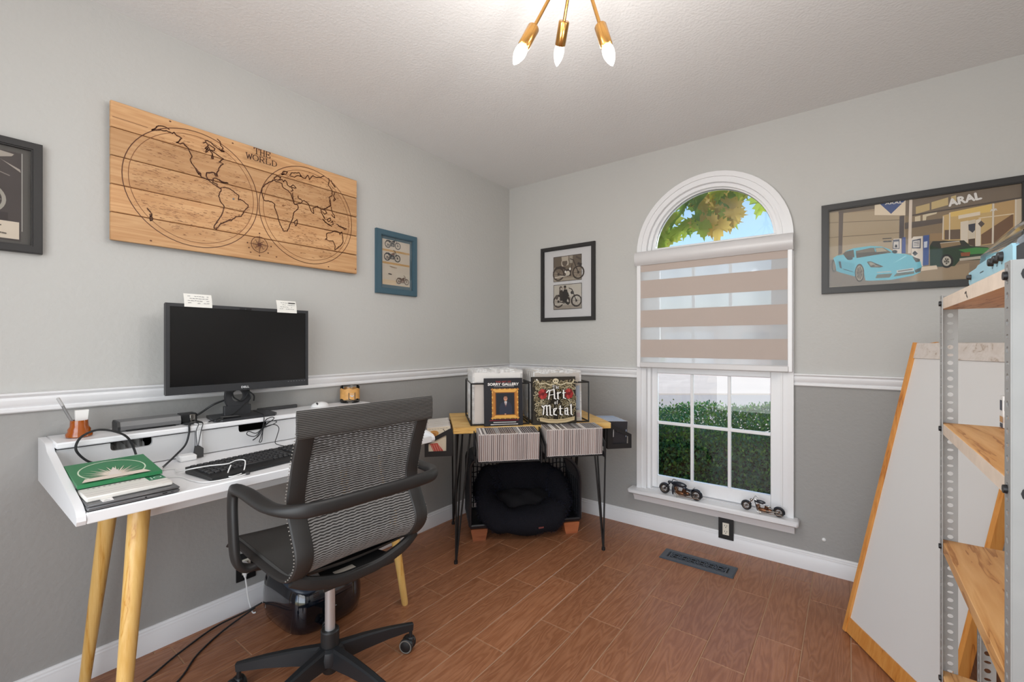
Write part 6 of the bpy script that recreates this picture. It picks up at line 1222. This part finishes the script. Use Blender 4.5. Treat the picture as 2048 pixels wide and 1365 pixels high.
def black_letter(word, a, b, hh, adv):
    """broken-pen letters from slanted strokes"""
    S = {'A': [((.1, .0), (.25, .85), .22), ((.25, .9), (.75, 1.0), .16), ((.75, 1.0), (.78, .08), .24), ((.2, .42), (.75, .48), .10), ((-.12, .7), (.15, .95), .2), ((.72, .08), (.95, .0), .14)],
         'r': [((.25, .62), (.25, .06), .24), ((.1, .6), (.3, .72), .16), ((.35, .6), (.8, .70), .2), ((.15, .06), (.4, .0), .14)],
         't': [((.35, .9), (.35, .1), .24), ((.1, .62), (.75, .66), .12), ((.35, .1), (.75, .02), .14)],
         'M': [((.0, .12), (.1, .85), .2), ((.1, .9), (.35, 1.0), .16), ((.38, .95), (.4, .1), .22), ((.42, .9), (.7, 1.0), .15), ((.72, .95), (.74, .06), .22), ((-.12, .95), (.12, .7), .18), ((.74, .06), (.95, .0), .14), ((.3, .1), (.5, .0), .12)],
         'e': [((.2, .6), (.2, .1), .22), ((.2, .62), (.7, .70), .15), ((.7, .66), (.3, .36), .12), ((.2, .1), (.7, .02), .15)],
         'a': [((.2, .5), (.2, .1), .2), ((.15, .62), (.6, .7), .14), ((.65, .66), (.65, .06), .22), ((.2, .1), (.6, .06), .12), ((.25, .4), (.6, .42), .1), ((.65, .06), (.85, .0), .12)],
         'l': [((.4, 1.0), (.4, .1), .24), ((.2, .9), (.42, 1.02), .14), ((.4, .1), (.7, .0), .14)],
         'T': [((.0, .9), (1.0, .95), .16), ((.5, .9), (.5, .1), .22), ((.1, .5), (.2, .85), .14), ((.2, .08), (.7, .02), .16)],
         'h': [((.2, 1.0), (.2, .05), .22), ((.2, .55), (.65, .66), .14), ((.68, .62), (.66, .0), .2)],
         'o': [((.2, .55), (.2, .12), .22), ((.2, .6), (.7, .66), .14), ((.7, .6), (.7, .1), .22), ((.25, .06), (.7, .04), .14)],
         'f': [((.4, .9), (.4, .0), .22), ((.4, .95), (.8, 1.0), .14), ((.15, .6), (.7, .63), .1)]}
    x = a
    for ch in word:
        wd = hh * (.95 if ch in 'MAT' else .56 if ch not in 'l' else .42)
        for pas, col, gr in ((0, (36, 32, 30), 1.5), (1, INK, 1.0)):
            for p, q, lw in S[ch]: P.line([(x + p[0] * wd, b + p[1] * hh), (x + q[0] * wd, b + q[1] * hh)], lw * hh * .62 * (gr if not pas else 1) + (.003 if not pas else 0), col)
        x += wd * adv
black_letter('The', .105, .196, .018, 1.05); black_letter('Art', .076, .140, .052, 1.02); black_letter('of', .112, .112, .020, 1.05); black_letter('Metal', .048, .052, .056, 1.0)
P.poly([(.026, .045), (.075, .034), (.125, .031), (.175, .034), (.224, .045), (.222, .024), (.175, .013), (.125, .010), (.075, .013), (.028, .024)], (186, 166, 130)); P.line([(.035, .036), (.08, .026), (.125, .023), (.17, .026), (.215, .036)], .0025, (140, 120, 88))
P.rect(.012, .019, .242, .250, (220, 216, 210))
book('ornate book with red roses and white blackletter title standing on the table', .432, w, h, .030, .004, math.radians(5), (52, 50, 52), P)
# ------------------------------------------------------------------ pet bed under the table
mat('wicker', (30, 31, 36), .35, coat=.2); mat('plush', (30, 30, 36), .95, spec=.15, bump=(160, .9, 4)); mat('plush_navy', (40, 42, 56), .9, spec=.2, bump=(160, .9, 4))
wood('redwood', (170, 100, 62), (150, 82, 50), (112, 58, 36), scale=(2, 20, 20), rough=.5, ring=3, bump=.06)
pb = thing('pet_bed', 'black wicker pet house with plush cushion on wooden feet under the corner table', 'pet bed', T(.466, .46, 0), TA)
X0, X1, Y0, Y1, Z0, Z1 = .118, .812, .318, .60, .105, .500
for x in (X0 + .005, X1 - .105):
    for y in (Y0, Y1 - .07):
        obj('foot', MB().prism([(x + .012, 0), (x + .088, 0), (x + .1, .058), (x + .1, .07), (x, .07), (x, .058)], y, y + .07, lambda a, b, c: T(a, c, b)), 'redwood', pb, ang=20)
obj('base_rail', tbox(MB(), X0 + .0, X1 - .0, Y0 + .012, Y1 - .01, .07, .092, bev=.003), 'wicker', pb)
def outline(y, n=9, sh=0.0):
    r1 = .06; r2 = .17
    return [T(X0 + sh, y, Z0 - .012)] + [T(a, y, b) for a, b in arc(X0 + sh + r1, Z1 - r1, r1, 180, 90, n)] + [T(a, y, b) for a, b in arc(X1 - r2, Z1 - r2, r2, 90, 0, n)] + [T(X1, y, Z0 - .012)]
m = MB()
for y in (Y0, Y0 + .012, Y1): m.tube(outline(y), .010, 7)
for y in (Y0, Y1): m.tube([T(X0, y, Z0 - .012), T(X1, y, Z0 - .012)], .009, 6)
for x in (X0, X1): m.tube([T(x, Y0, Z0 - .012), T(x, Y1, Z0 - .012)], .009, 6)
obj('frame', m, 'wicker', pb)
m = MB(); N = 26
o1 = [Vector(p) for p in outline(Y1)]
for i in range(N):    # back lattice: uprights and cross weave
    x = X0 + .02 + (X1 - X0 - .04) * i / (N - 1)
    zt = Z1 - .01 if x < X1 - .17 else Z1 - .17 + math.sqrt(max(0, .17 ** 2 - (x - X1 + .17) ** 2)) - .01
    m.tube([T(x, Y1, Z0), T(x, Y1, zt)], .0042, 5)
z = Z0 + .03
while z < Z1 - .02:
    xm = X1 if z < Z1 - .17 else X1 - .17 + math.sqrt(max(0, .17 ** 2 - (z - Z1 + .17) ** 2))
    m.tube([T(X0 + (xm - X0) * k / 26, Y1 + (.004 if k % 2 else -.004), z + .004 * math.sin(k * 1.7 + z * 80)) for k in range(27)], .0032, 5); z += .034
obj('back_lattice', m, 'wicker', pb, kind='stuff')
m = MB()
z = Z0
while z < Z1 - .06:   # dense woven left side
    m.tube([T(X0 + (.005 if k % 2 else -.005), Y0 + (Y1 - Y0) * k / 14, z) for k in range(15)], .0045, 5); z += .0095
for k in range(8): y = Y0 + (Y1 - Y0) * k / 7; m.tube([T(X0, y, Z0), T(X0, y, Z1 - .05)], .005, 5)
obj('left_weave', m, 'wicker', pb, kind='stuff')
m = MB(); z = Z0
while z < Z1 - .17:
    m.tube([T(X1 + (.005 if k % 2 else -.005), Y0 + (Y1 - Y0) * k / 14, z) for k in range(15)], .0045, 5); z += .0095
top = [Vector(p) for p in outline(Y0)][2:-2]
for j in range(30):
    a = top[int(j * (len(top) - 1) / 29)]
for j in range(22):   # roof strands following the arch from front to back
    q = j / 21; y = Y0 + (Y1 - Y0) * q
    m.tube(outline(y, 6), .0042, 5)
obj('roof_weave', m, 'wicker', pb, kind='stuff')
CXp, CYp = .462, .435
def bol(u, v):
    t = 2 * PI * u; q = 2 * PI * v
    a, b = .245, .130
    x, y = se(t, a, b, .7)
    fr_ = max(0, -y / b) ** 1.5; bk = max(0, y / b)
    r = .068 + .006 * math.sin(5 * t + 1) + .004 * math.sin(11 * t)
    zc = .235 - .125 * fr_ + .075 * bk
    n = Vector((x / a, y / b, 0)).normalized()
    p = Vector((CXp + x, CYp + y, zc)) + n * (r * (1 + .25 * fr_) * math.cos(q)) + Vector((0, 0, r * math.sin(q) * (1.25 + .25 * bk)))
    zz_ = max(.006 + .01 * abs(math.sin(9 * t)), p.z + .005 * math.sin(9 * t + 5 * q))
    return T(min(max(p.x, X0 + .022), X1 - .020), min(p.y, Y1 - .02), zz_)
cu_ = obj('cushion', MB().grid(bol, 64, 20, cu=True, cv=True), 'plush', pb, ang=80)
obj('pad', MB().grid(lambda u, v: T(*(lambda x, y: (CXp + x, CYp + y - .005, .205 + .02 * math.cos(v * 2.2) + .35 * y + .006 * math.sin(x * 40) * math.sin(y * 50)))(*[v * q for q in se(2 * PI * u, .245, .135, .75)])), 40, 8, cu=True), mat('plush_pad', (44, 43, 46), .95, spec=.1, bump=(220, .5)), cu_, ang=80)
rf = random.Random(4)
m = MB()     # short pile standing out of the plush
for k in range(5200):
    u, v = rf.random(), rf.random(); p = Vector(bol(u, v)); c = Vector(bol(u, v + .02)); d = Vector(bol(u + .01, v))
    nrm = (d - p).cross(c - p)
    if nrm.length < 1e-9: continue
    nrm.normalize(); ctr = Vector(T(CXp, CYp, .2))
    q = (Vector(bol(u, 0)) + Vector(bol(u, .5))) / 2
    if nrm.dot(p - q) < 0: nrm = -nrm
    s_ = (c - p).normalized() * .0016; e = p + nrm * rf.uniform(.006, .013) + Vector((rf.uniform(-.006, .006), rf.uniform(-.006, .006), rf.uniform(-.008, .001)))
    if e.z < .003: continue
    m.add([p - s_, p + s_, e], [(0, 1, 2)])
obj('pile', m, 'plush_navy', cu_, kind='stuff', smooth=False)
obj('maker_tag', MB().prism([(.505, .142), (.535, .144), (.535, .152), (.505, .150)], -.004, 0, lambda a, b, c: T(a, .167 + c, b - .03)), mat('tag_red', (120, 60, 56), .7), cu_, smooth=False)
# ------------------------------------------------------------------ A-frame board
wood('board_wood', (214, 150, 78), (200, 130, 58), (160, 96, 40), scale=(20, 20, 2.2), rough=.45, ring=3, bump=.04, rvar=.04)
wood('board_rail', (214, 206, 200), (204, 194, 186), (176, 160, 146), scale=(2.2, 20, 20), rough=.5, ring=3, bump=.04, rvar=.05)
mat('whiteboard', (218, 217, 216), .4)
e_ = Vector((.502, -.865, 0)); n_b = Vector((.865, .502, 0)); B0 = Vector((2.158, -.512, 0)); LEAN = .268; BH = 1.2; BWd = .50
up_ = (n_b * LEAN + Vector((0, 0, BH))).normalized(); out_ = up_.cross(e_).normalized()
if out_.dot(-n_b) < 0: out_ = -out_
BL = math.hypot(LEAN, BH)
ab = thing('sandwich_board', 'white A-frame board with orange wood edges beside the metal shelving', 'sign board', B0 + n_b * .27 + e_ * .25)
fb = lambda a, b, c: tuple(B0 + e_ * a + up_ * b + out_ * c)
obj('panel', MB().prism([(.016, .062), (BWd - .016, .062), (BWd - .016, BL - .062), (.016, BL - .062)], -.005, .003, fb), 'whiteboard', ab, smooth=False)
for a0, a1 in ((0, .017), (BWd - .017, BWd)): obj('stile', MB().prism([(a0, .004), (a1, .004), (a1, BL), (a0, BL)], -.022, .012, fb), 'board_wood', ab, ang=20)
obj('top_rail', MB().prism([(.017, BL - .064), (BWd - .017, BL - .064), (BWd - .017, BL - .002), (.017, BL - .002)], -.018, .008, fb), 'board_rail', ab, ang=20)
obj('bottom_rail', MB().prism([(.017, .006), (BWd - .017, .006), (BWd - .017, .066), (.017, .066)], -.018, .008, fb), 'board_wood', ab, ang=20)
B1 = B0 + n_b * (2 * LEAN + .05); up2 = (-n_b * LEAN + Vector((0, 0, BH))).normalized(); out2 = up2.cross(e_).normalized()
if out2.dot(n_b) < 0: out2 = -out2
fb2 = lambda a, b, c: tuple(B1 + e_ * a + up2 * b + out2 * c)
obj('rear_panel', MB().prism([(.016, .062), (BWd - .016, .062), (BWd - .016, BL - .062), (.016, BL - .062)], -.003, .005, fb2), 'whiteboard', ab, smooth=False)
for a0, a1 in ((0, .017), (BWd - .017, BWd)): obj('stile', MB().prism([(a0, .004), (a1, .004), (a1, BL), (a0, BL)], -.012, .022, fb2), 'board_wood', ab, ang=20)
obj('bottom_rail', MB().prism([(.017, .006), (BWd - .017, .006), (BWd - .017, .066), (.017, .066)], -.008, .018, fb2), 'board_wood', ab, ang=20)
obj('top_rail', MB().prism([(.017, BL - .064), (BWd - .017, BL - .064), (BWd - .017, BL - .002), (.017, BL - .002)], -.008, .018, fb2), 'board_rail', ab, ang=20)
for a in (.06, .40): obj('hinge', MB().tube([fb(a, BL - .008, -.026), fb(a + .05, BL - .008, -.026)], .006, 8), 'nickel', ab)
# ------------------------------------------------------------------ slotted angle shelving
mat('zinc', (158, 158, 157), .5, metal=.35, var=(18, .10)); mat('zinc_dark', (118, 116, 113), .5, metal=.6, var=(14, .15)); mat('bolt_dark', (46, 46, 48), .4, metal=.7)
wood('shelf_pine', (218, 170, 112), (204, 150, 90), (168, 112, 58), scale=(22, 2.0, 22), rough=.5, ring=4, bump=.05, rvar=.05)
mat('raw_edge', (216, 200, 184), .85, var=(26, .14), bump=(60, .3))
SX0, SX1, SY0, SY1, SH = 2.356, 2.74, -1.883, -1.263, 1.32
sh = thing('shelving_unit', 'slotted steel angle shelving with pine boards at the right edge', 'shelving', ((SX0 + SX1) / 2, (SY0 + SY1) / 2, 0))
def flange(m, org, du, dw, w, pitch=.02, hole=True):
    """thin strip with real holes: width along du, normal dw, height z; every pitch a hole, alternately round and flat oval"""
    t = .0018; n = int(round(SH / pitch)); cx = w * .55
    o = Vector(org)
    def pt(a, z, c): return tuple(o + du * a + Vector((0, 0, z)) + dw * c)
    K = 10
    for k in range(n):
        z0 = k * pitch; zc = z0 + pitch / 2
        rx, rz = (.0058, .0055) if k % 2 else (.0062, .0034)
        if not hole:
            m.add([pt(a, z, c) for c in (0, t) for (a, z) in ((0, z0), (w, z0), (w, z0 + pitch), (0, z0 + pitch))], [(0, 1, 2, 3), (7, 6, 5, 4), (0, 3, 7, 4), (1, 5, 6, 2)]); continue
        inner = [(cx + rx * math.cos(2 * PI * (i + .5) / K), zc + rz * math.sin(2 * PI * (i + .5) / K)) for i in range(K)]
        # outer outline sampled at the same angles on the rectangle
        outer = []
        for i in range(K):
            ang = 2 * PI * (i + .5) / K; ca, sa = math.cos(ang), math.sin(ang)
            kx = ((w - cx) if ca > 0 else cx) / max(1e-6, abs(ca)); kz = (pitch / 2) / max(1e-6, abs(sa)); q = min(kx, kz)
            outer.append((cx + q * ca, zc + q * sa))
        # insert rectangle corners
        vs = []; fs = []
        for c in (0, t):
            vs += [pt(a, z, c) for a, z in inner] + [pt(a, z, c) for a, z in outer]
        cor = [(w, z0 + pitch), (0, z0 + pitch), (0, z0), (w, z0)]
        ci = len(vs); vs += [pt(a, z, c) for c in (0, t) for a, z in cor]
        for i in range(K):
            j = (i + 1) % K
            fs += [(i, j, K + j, K + i), (2 * K + j, 2 * K + i, 3 * K + i, 3 * K + j), (i, 2 * K + i, 2 * K + j, j)]
            a, b = outer[i], outer[j]
            if abs(a[0] - b[0]) > 1e-5 and abs(a[1] - b[1]) > 1e-5:
                q = min(range(4), key=lambda r: abs(cor[r][0] - (a[0] if a[0] in (0, w) or abs(a[0]) < 1e-6 or abs(a[0] - w) < 1e-6 else b[0])) + abs(cor[r][1] - (a[1] if abs(a[1] - z0) < 1e-6 or abs(a[1] - z0 - pitch) < 1e-6 else b[1])))
                fs += [(K + i, K + j, ci + q), (3 * K + j, 3 * K + i, ci + 4 + q)]
        m.add(vs, fs)
    m.add([pt(a, z, c) for c in (0, t) for (a, z) in ((0, 0), (w, 0), (w, n * pitch), (0, n * pitch))], [(0, 3, 7, 4), (1, 5, 6, 2), (0, 4, 5, 1), (3, 2, 6, 7)])
FW = .031
X_, Y_ = Vector((1, 0, 0)), Vector((0, 1, 0))
for (px, py, sx, sy) in ((SX0, SY1, 1, -1), (SX0, SY0, 1, 1), (SX1, SY1, -1, -1), (SX1, SY0, -1, 1)):
    m = MB(); flange(m, (px + sx * .0019, py, 0), X_ * sx, Y_ * sy, FW); flange(m, (px, py, 0), Y_ * sy, X_ * sx, FW)
    obj('post', m, 'zinc', sh, smooth=False)
ZS = [(1.285, .0285), (.971, .027), (.674, .027), (.341, .027), (.06, .027)]
for i, (z, th) in enumerate(ZS):
    n = 3
    for k in range(n):
        xa = SX0 + .0022 + (SX1 - SX0 - .0044) * k / n; xb = SX0 + .0022 + (SX1 - SX0 - .0044) * (k + 1) / n
        M_ = MB().box(xa + .0003, xb - .0003, SY0 + .0025, SY1 - .0025, z, z + th, .0012)
        raw = (k == 0 and i < 2)
        if raw: M_.box(xa - .0001, xa + .0012, SY0 + .004, SY1 - .004, z + .0008, z + th - .0008, 0, 1)
        obj('shelf_board', M_, ['shelf_pine', 'raw_edge'], sh, smooth=False)
m = MB()
for z, th in ZS:
    for y in (SY0 + .018, SY1 - .018):
        m.lathe([(.0, -.004), (.0062, -.004), (.0066, -.001), (.0066, .0005), (0, .0005)], 10, Matrix.Translation((SX0 - .0005, y, z + th / 2)) @ Matrix.Rotation(PI / 2, 4, 'Y'))
    m.lathe([(0, -.005), (.006, -.005), (.0066, -.001), (.012, -.001), (.012, .0005), (0, .0005)], 12, Matrix.Translation((SX0 + .022, SY0 - .0005, z + th / 2)) @ Matrix.Rotation(-PI / 2, 4, 'X'))
obj('bolts', m, 'bolt_dark', sh)
P = Print(.0002); P.line([(.0, .012), (.012, .014), (.016, .006), (.024, .002)], .0035, (60, 54, 52)); P.build('pencil_mark', lambda a, b, c: (SX0 + .0019 - c, -1.555 - a, 1.289 + b), sh)
m = MB(); O_ = (2.410, -1.338, .3685)
SHs = SH; SH = .304; flange(m, O_, X_, -Y_, FW); flange(m, O_, -Y_, X_, FW); SH = SHs
tag(obj('angle_offcut', m, 'zinc', smooth=False), 'short perforated steel angle standing on the low shelf of the metal unit', 'steel angle')
# small packet on the second shelf
pk = thing('small_packet', 'small white packet with dark and orange marks half hidden behind the steel post', 'packet', (2.50, -1.36, .998))
PX = Vector((2.425, -1.52, .9985))
obj('box', MB().box(2.459, 2.504, -1.300, -1.270, .9985, 1.075, .003), 'white_plastic', pk)
P = Print(.0002); P.rect(.002, .02, .042, .066, (60, 66, 84)); P.rect(.002, .028, .014, .028, (196, 150, 96)); P.rect(.004, .026, .002, .012, (56, 66, 84)); P.build('print', lambda a, b, c: (2.4588 - c, -1.272 - a, .9985 + b), pk)
P = Print(.0002); P.rect(.0, .03, .042, .066, (60, 66, 84)); P.rect(.0, .04, .014, .028, (196, 150, 96)); P.build('print', lambda a, b, c: (2.461 + a, -1.3002 - c, .9985 + b), pk)
# ------------------------------------------------------------------ record player on top of the shelving
mat('player_blue', (152, 198, 216), .35); mat('player_black', (24, 24, 26), .4)
glassmat('dust_cover', (.86, .89, .92), rough=.06, diff=.16)
tp = thing('record_player', 'light blue record player with clear cover on top of the metal shelving', 'record player', (2.54, -1.605, SH))
AY, BY = -1.440, -1.768; TX = 2.381; TZ = 1.3265
obj('foot', MB().box(TX + .012, TX + .36, BY + .012, AY - .012, 1.3136, TZ, .002), 'player_black', tp)
body_ = [(AY, TZ + .006), (AY - .006, TZ), (BY + .006, TZ), (BY, TZ + .006), (BY, TZ + .030), (BY + .006, TZ + .036), (AY - .155, TZ + .034), (AY - .085, TZ + .033), (AY - .07, TZ + .029), (AY, TZ + .028)]
obj('front_panel', MB().prism(body_, TX, TX + .008, lambda a, b, c: (c, a, b)), 'player_blue', tp, ang=25)
obj('deck', MB().box(TX + .008, TX + .37, BY + .001, AY - .001, TZ, TZ + .030, .002), 'player_black', tp)
obj('side_cheek', MB().prism([(TX + .004, TZ + .002), (TX + .37, TZ + .002), (TX + .37, TZ + .036), (TX + .03, TZ + .036), (TX + .012, TZ + .035), (TX + .004, TZ + .030)], BY - .0006, BY + .004, lambda a, b, c: (a, c, b)), 'player_black', tp, ang=25)
k_ = MB()
for y, z, r in ((AY - .022, TZ + .016, .0058), (AY - .205, TZ + .022, .0078), (AY - .236, TZ + .0225, .0078), (AY - .268, TZ + .023, .0085)):
    q = obj('knob', MB().lathe([(0, .0), (r, .0), (r * .92, .0055), (r * .75, .007), (0, .007)], 16, Matrix.Translation((TX, y, z)) @ Matrix.Rotation(-PI / 2, 4, 'Y')), 'black_plastic', tp, ang=30)
P = Print(.0001); P.rect(.105, .135, .014, .016, (70, 90, 100))
for a in (.2, .231, .262): P.rect(a + .001, a + .004, .010, .013, (70, 90, 100))
P.build('panel_marks', lambda a, b, c: (TX - .0002 - c, AY - a, TZ + b), tp)
m = MB(); t_ = .0022
ya, yb = AY - .076, BY + .003
pro = [(TX + .004, .033), (TX + .006, .054), (TX + .012, .060), (TX + .055, .108), (TX + .064, .112), (TX + .36, .112)]
for i in range(len(pro) - 1):
    (xa, za), (xb, zb2) = pro[i], pro[i + 1]
    dz = .020 if i < 2 else .004   # the cover sits a little lower at the near end
    m.add([(xa, ya, TZ + za), (xa, yb, TZ + za - (dz if za > .04 else 0)), (xb, yb, TZ + zb2 - .012), (xb, ya, TZ + zb2), (xa, ya, TZ + za - t_), (xa, yb, TZ + za - t_ - (dz if za > .04 else 0)), (xb, yb, TZ + zb2 - t_ - .012), (xb, ya, TZ + zb2 - t_)], [(0, 1, 2, 3), (7, 6, 5, 4), (0, 4, 5, 1), (3, 2, 6, 7)])
for y in (ya, yb): m.prism([(a, TZ + b - (.012 if y == yb and b > .04 else 0)) for a, b in pro] + [(TX + .36, TZ + .033)], y - t_ / 2, y + t_ / 2, lambda a, b, c: (a, c, b))
obj('dust_cover', m, 'dust_cover', tp, smooth=False)
obj('platter', MB().lathe([(.0, .0), (.14, .0), (.142, .004), (.14, .009), (0, .009)], 36, Matrix.Translation((TX + .19, AY - .17, TZ + .031))), 'dark_grey', tp)
# ------------------------------------------------------------------ toy motorcycles on the window sill
mat('toy_black', (34, 38, 48), .25, coat=.5); mat('toy_copper', (132, 92, 66), .35, metal=.8); mat('toy_chrome', (200, 196, 190), .2, metal=1.0); mat('toy_tyre', (34, 32, 33), .7); mat('toy_rim', (110, 92, 80), .4, metal=.6)
def toy(label, loc, rz, s, bare):
    t = thing('toy_motorcycle', label, 'toy motorcycle', loc, rz)
    W_ = .160 * s
    r = .0255 * s
    for x in (-W_ / 2, W_ / 2):
        A = Matrix.Translation((x, 0, r)) @ Matrix.Rotation(PI / 2, 4, 'X')
        w = obj('wheel', MB().lathe([(r * .68, -.006 * s), (r * .9, -.0075 * s), (r, -.003 * s), (r, .003 * s), (r * .9, .0075 * s), (r * .68, .006 * s), (r * .68, -.006 * s)], 26, A, cap=False), 'toy_tyre', t, local=True)
        m = MB().lathe([(r * .58, -.004 * s), (r * .7, -.005 * s), (r * .7, .005 * s), (r * .58, .004 * s), (r * .58, -.004 * s)], 24, A, cap=False).lathe([(0, -.007 * s), (r * .2, -.007 * s), (r * .2, .007 * s), (0, .007 * s)], 12, A)
        for k in range(8): m.tube([(x, 0, r), (x + r * .62 * math.cos(k * PI / 4), 0, r + r * .62 * math.sin(k * PI / 4))], .0009 * s, 4)
        obj('rim', m, 'toy_rim', w, local=True)
    def fender(x, a0, a1, rr_, wd, flare=0):
        def fn(u, v):
            a = math.radians(a0 + (a1 - a0) * u); q = (v - .5) * 2
            R2 = rr_ - .006 * s * q * q; return x + R2 * math.cos(a), wd * q, r + R2 * math.sin(a)
        return MB().grid(fn, 14, 6)
    obj('front_fender', fender(-W_ / 2, 25, 190, r * 1.16, .0105 * s), 'toy_black', t, local=True)
    obj('rear_fender', fender(W_ / 2, -12, 150, r * 1.18, .0115 * s), 'toy_black', t, local=True)
    hx, hz = -W_ * .27, .068 * s
    m = MB()
    for y in (-.009, .009):
        m.tube([(-W_ / 2, y * s, r), (hx, y * s, hz)], .0022 * s, 7)
        m.tube([(W_ / 2, y * s, r), (W_ * .12, y * s, r * .8)], .002 * s, 6)
    m.tube(bez([(hx, -.004 * s, hz), (hx + .002 * s, -.016 * s, hz + (.012 if bare else .007) * s), (hx + .010 * s, -.024 * s, hz + (.010 if bare else .004) * s), (hx + .020 * s, -.026 * s, hz + (.002 if bare else 0) * s)], 4), .0015 * s, 6)
    m.tube(bez([(hx, .004 * s, hz), (hx + .002 * s, .016 * s, hz + (.012 if bare else .007) * s), (hx + .010 * s, .024 * s, hz + (.010 if bare else .004) * s), (hx + .020 * s, .026 * s, hz + (.002 if bare else 0) * s)], 4), .0015 * s, 6)
    obj('fork', m, 'toy_chrome' if bare else 'toy_black', t, local=True)
    obj('headlamp', MB().sphere((hx - .012 * s, 0, hz - .006 * s), .0075 * s, 12, 8, sc=(1.1, 1, 1)), 'toy_chrome' if bare else 'toy_black', t, local=True)
    m = MB().tube([(hx + .004 * s, 0, hz - .006 * s), (-W_ * .16, 0, .012 * s), (W_ * .18, 0, .010 * s), (W_ * .34, 0, r * 1.1)], .0024 * s, 6).tube([(hx + .004 * s, 0, hz - .004 * s), (W_ * .1, 0, .046 * s), (W_ * .36, 0, r * 1.3)], .0022 * s, 6)
    obj('frame', m, 'toy_black', t, local=True)
    if not bare:
        obj('tank', MB().sphere((-W_ * .04, 0, .060 * s), 1, 16, 10, sc=(.040 * s, .0125 * s, .0135 * s)), 'toy_black', t, local=True)
        obj('seat', MB().grid(lambda u, v: (W_ * .16 + .044 * s * u, .012 * s * (v - .5) * 2 * (1 - .3 * (1 - u)), (.055 - .012 * math.sin(PI * u * .8) + .012 * u * u - .004 * (2 * v - 1) ** 2) * s), 10, 6).grid(lambda u, v: (W_ * .16 + .044 * s * u, .012 * s * (v - .5) * 2 * (1 - .3 * (1 - u)), (.047 - .010 * math.sin(PI * u * .8) + .010 * u * u) * s), 10, 6), 'toy_black', t, local=True)
        obj('leg_shield', MB().sphere((-W_ * .2, -.012 * s, .03 * s), 1, 10, 8, sc=(.006 * s, .004 * s, .024 * s)).sphere((-W_ * .2, .012 * s, .03 * s), 1, 10, 8, sc=(.006 * s, .004 * s, .024 * s)), 'toy_black', t, local=True)
    else:
        obj('tank', MB().sphere((-W_ * .07, 0, .060 * s), 1, 14, 8, sc=(.028 * s, .010 * s, .010 * s)), 'toy_black', t, local=True)
        obj('seat', MB().sphere((W_ * .17, 0, .044 * s), 1, 12, 8, sc=(.017 * s, .010 * s, .004 * s)), 'toy_chrome', t, local=True)
    m = MB()
    for x, a in ((-.012, -.35), (.012, .35)):
        for k in range(5):
            m.lathe([(.0, -.001 * s), (.0105 * s, -.001 * s), (.0105 * s, .001 * s), (0, .001 * s)], 12, Matrix.Translation(((x * 1.5 + .0 + math.sin(a) * k * .004) * s, 0, (.026 + k * .0042) * s)) @ Matrix.Rotation(a, 4, 'Y'))
    m.sphere((.002 * s, 0, .019 * s), 1, 12, 8, sc=(.032 * s, .011 * s, .010 * s)).sphere((.036 * s, 0, .022 * s), 1, 10, 8, sc=(.014 * s, .010 * s, .010 * s))
    obj('engine', m, 'toy_copper', t, local=True)
    m = MB()
    for y in (-.0135, .0135):
        m.tube(bez([(-.012 * s, y * .6 * s, .04 * s), (-.02 * s, y * s, .026 * s), (-.008 * s, y * 1.05 * s, .012 * s), (.02 * s, y * 1.05 * s, .010 * s), (W_ * .62, y * 1.05 * s, .013 * s)], 4), .0024 * s, 7)
    m.tube([(-W_ * .13, -.024 * s, .011 * s), (-W_ * .02, -.022 * s, .010 * s), (-W_ * .02, .022 * s, .010 * s)], .0014 * s, 5).tube([(-.01 * s, -.016 * s, .012 * s), (-.006 * s, -.026 * s, .001 * s)], .0012 * s, 5)
    obj('exhaust', m, 'toy_chrome', t, local=True)
    return t
toy('larger black toy motorcycle with solo seat on the window sill', (1.352, -.052, .2632), math.radians(-6), 1.22, False)
toy('smaller bare toy motorcycle with tall handlebars at the right end of the sill', (1.792, -.048, .2632), math.radians(-6), 1.0, True)
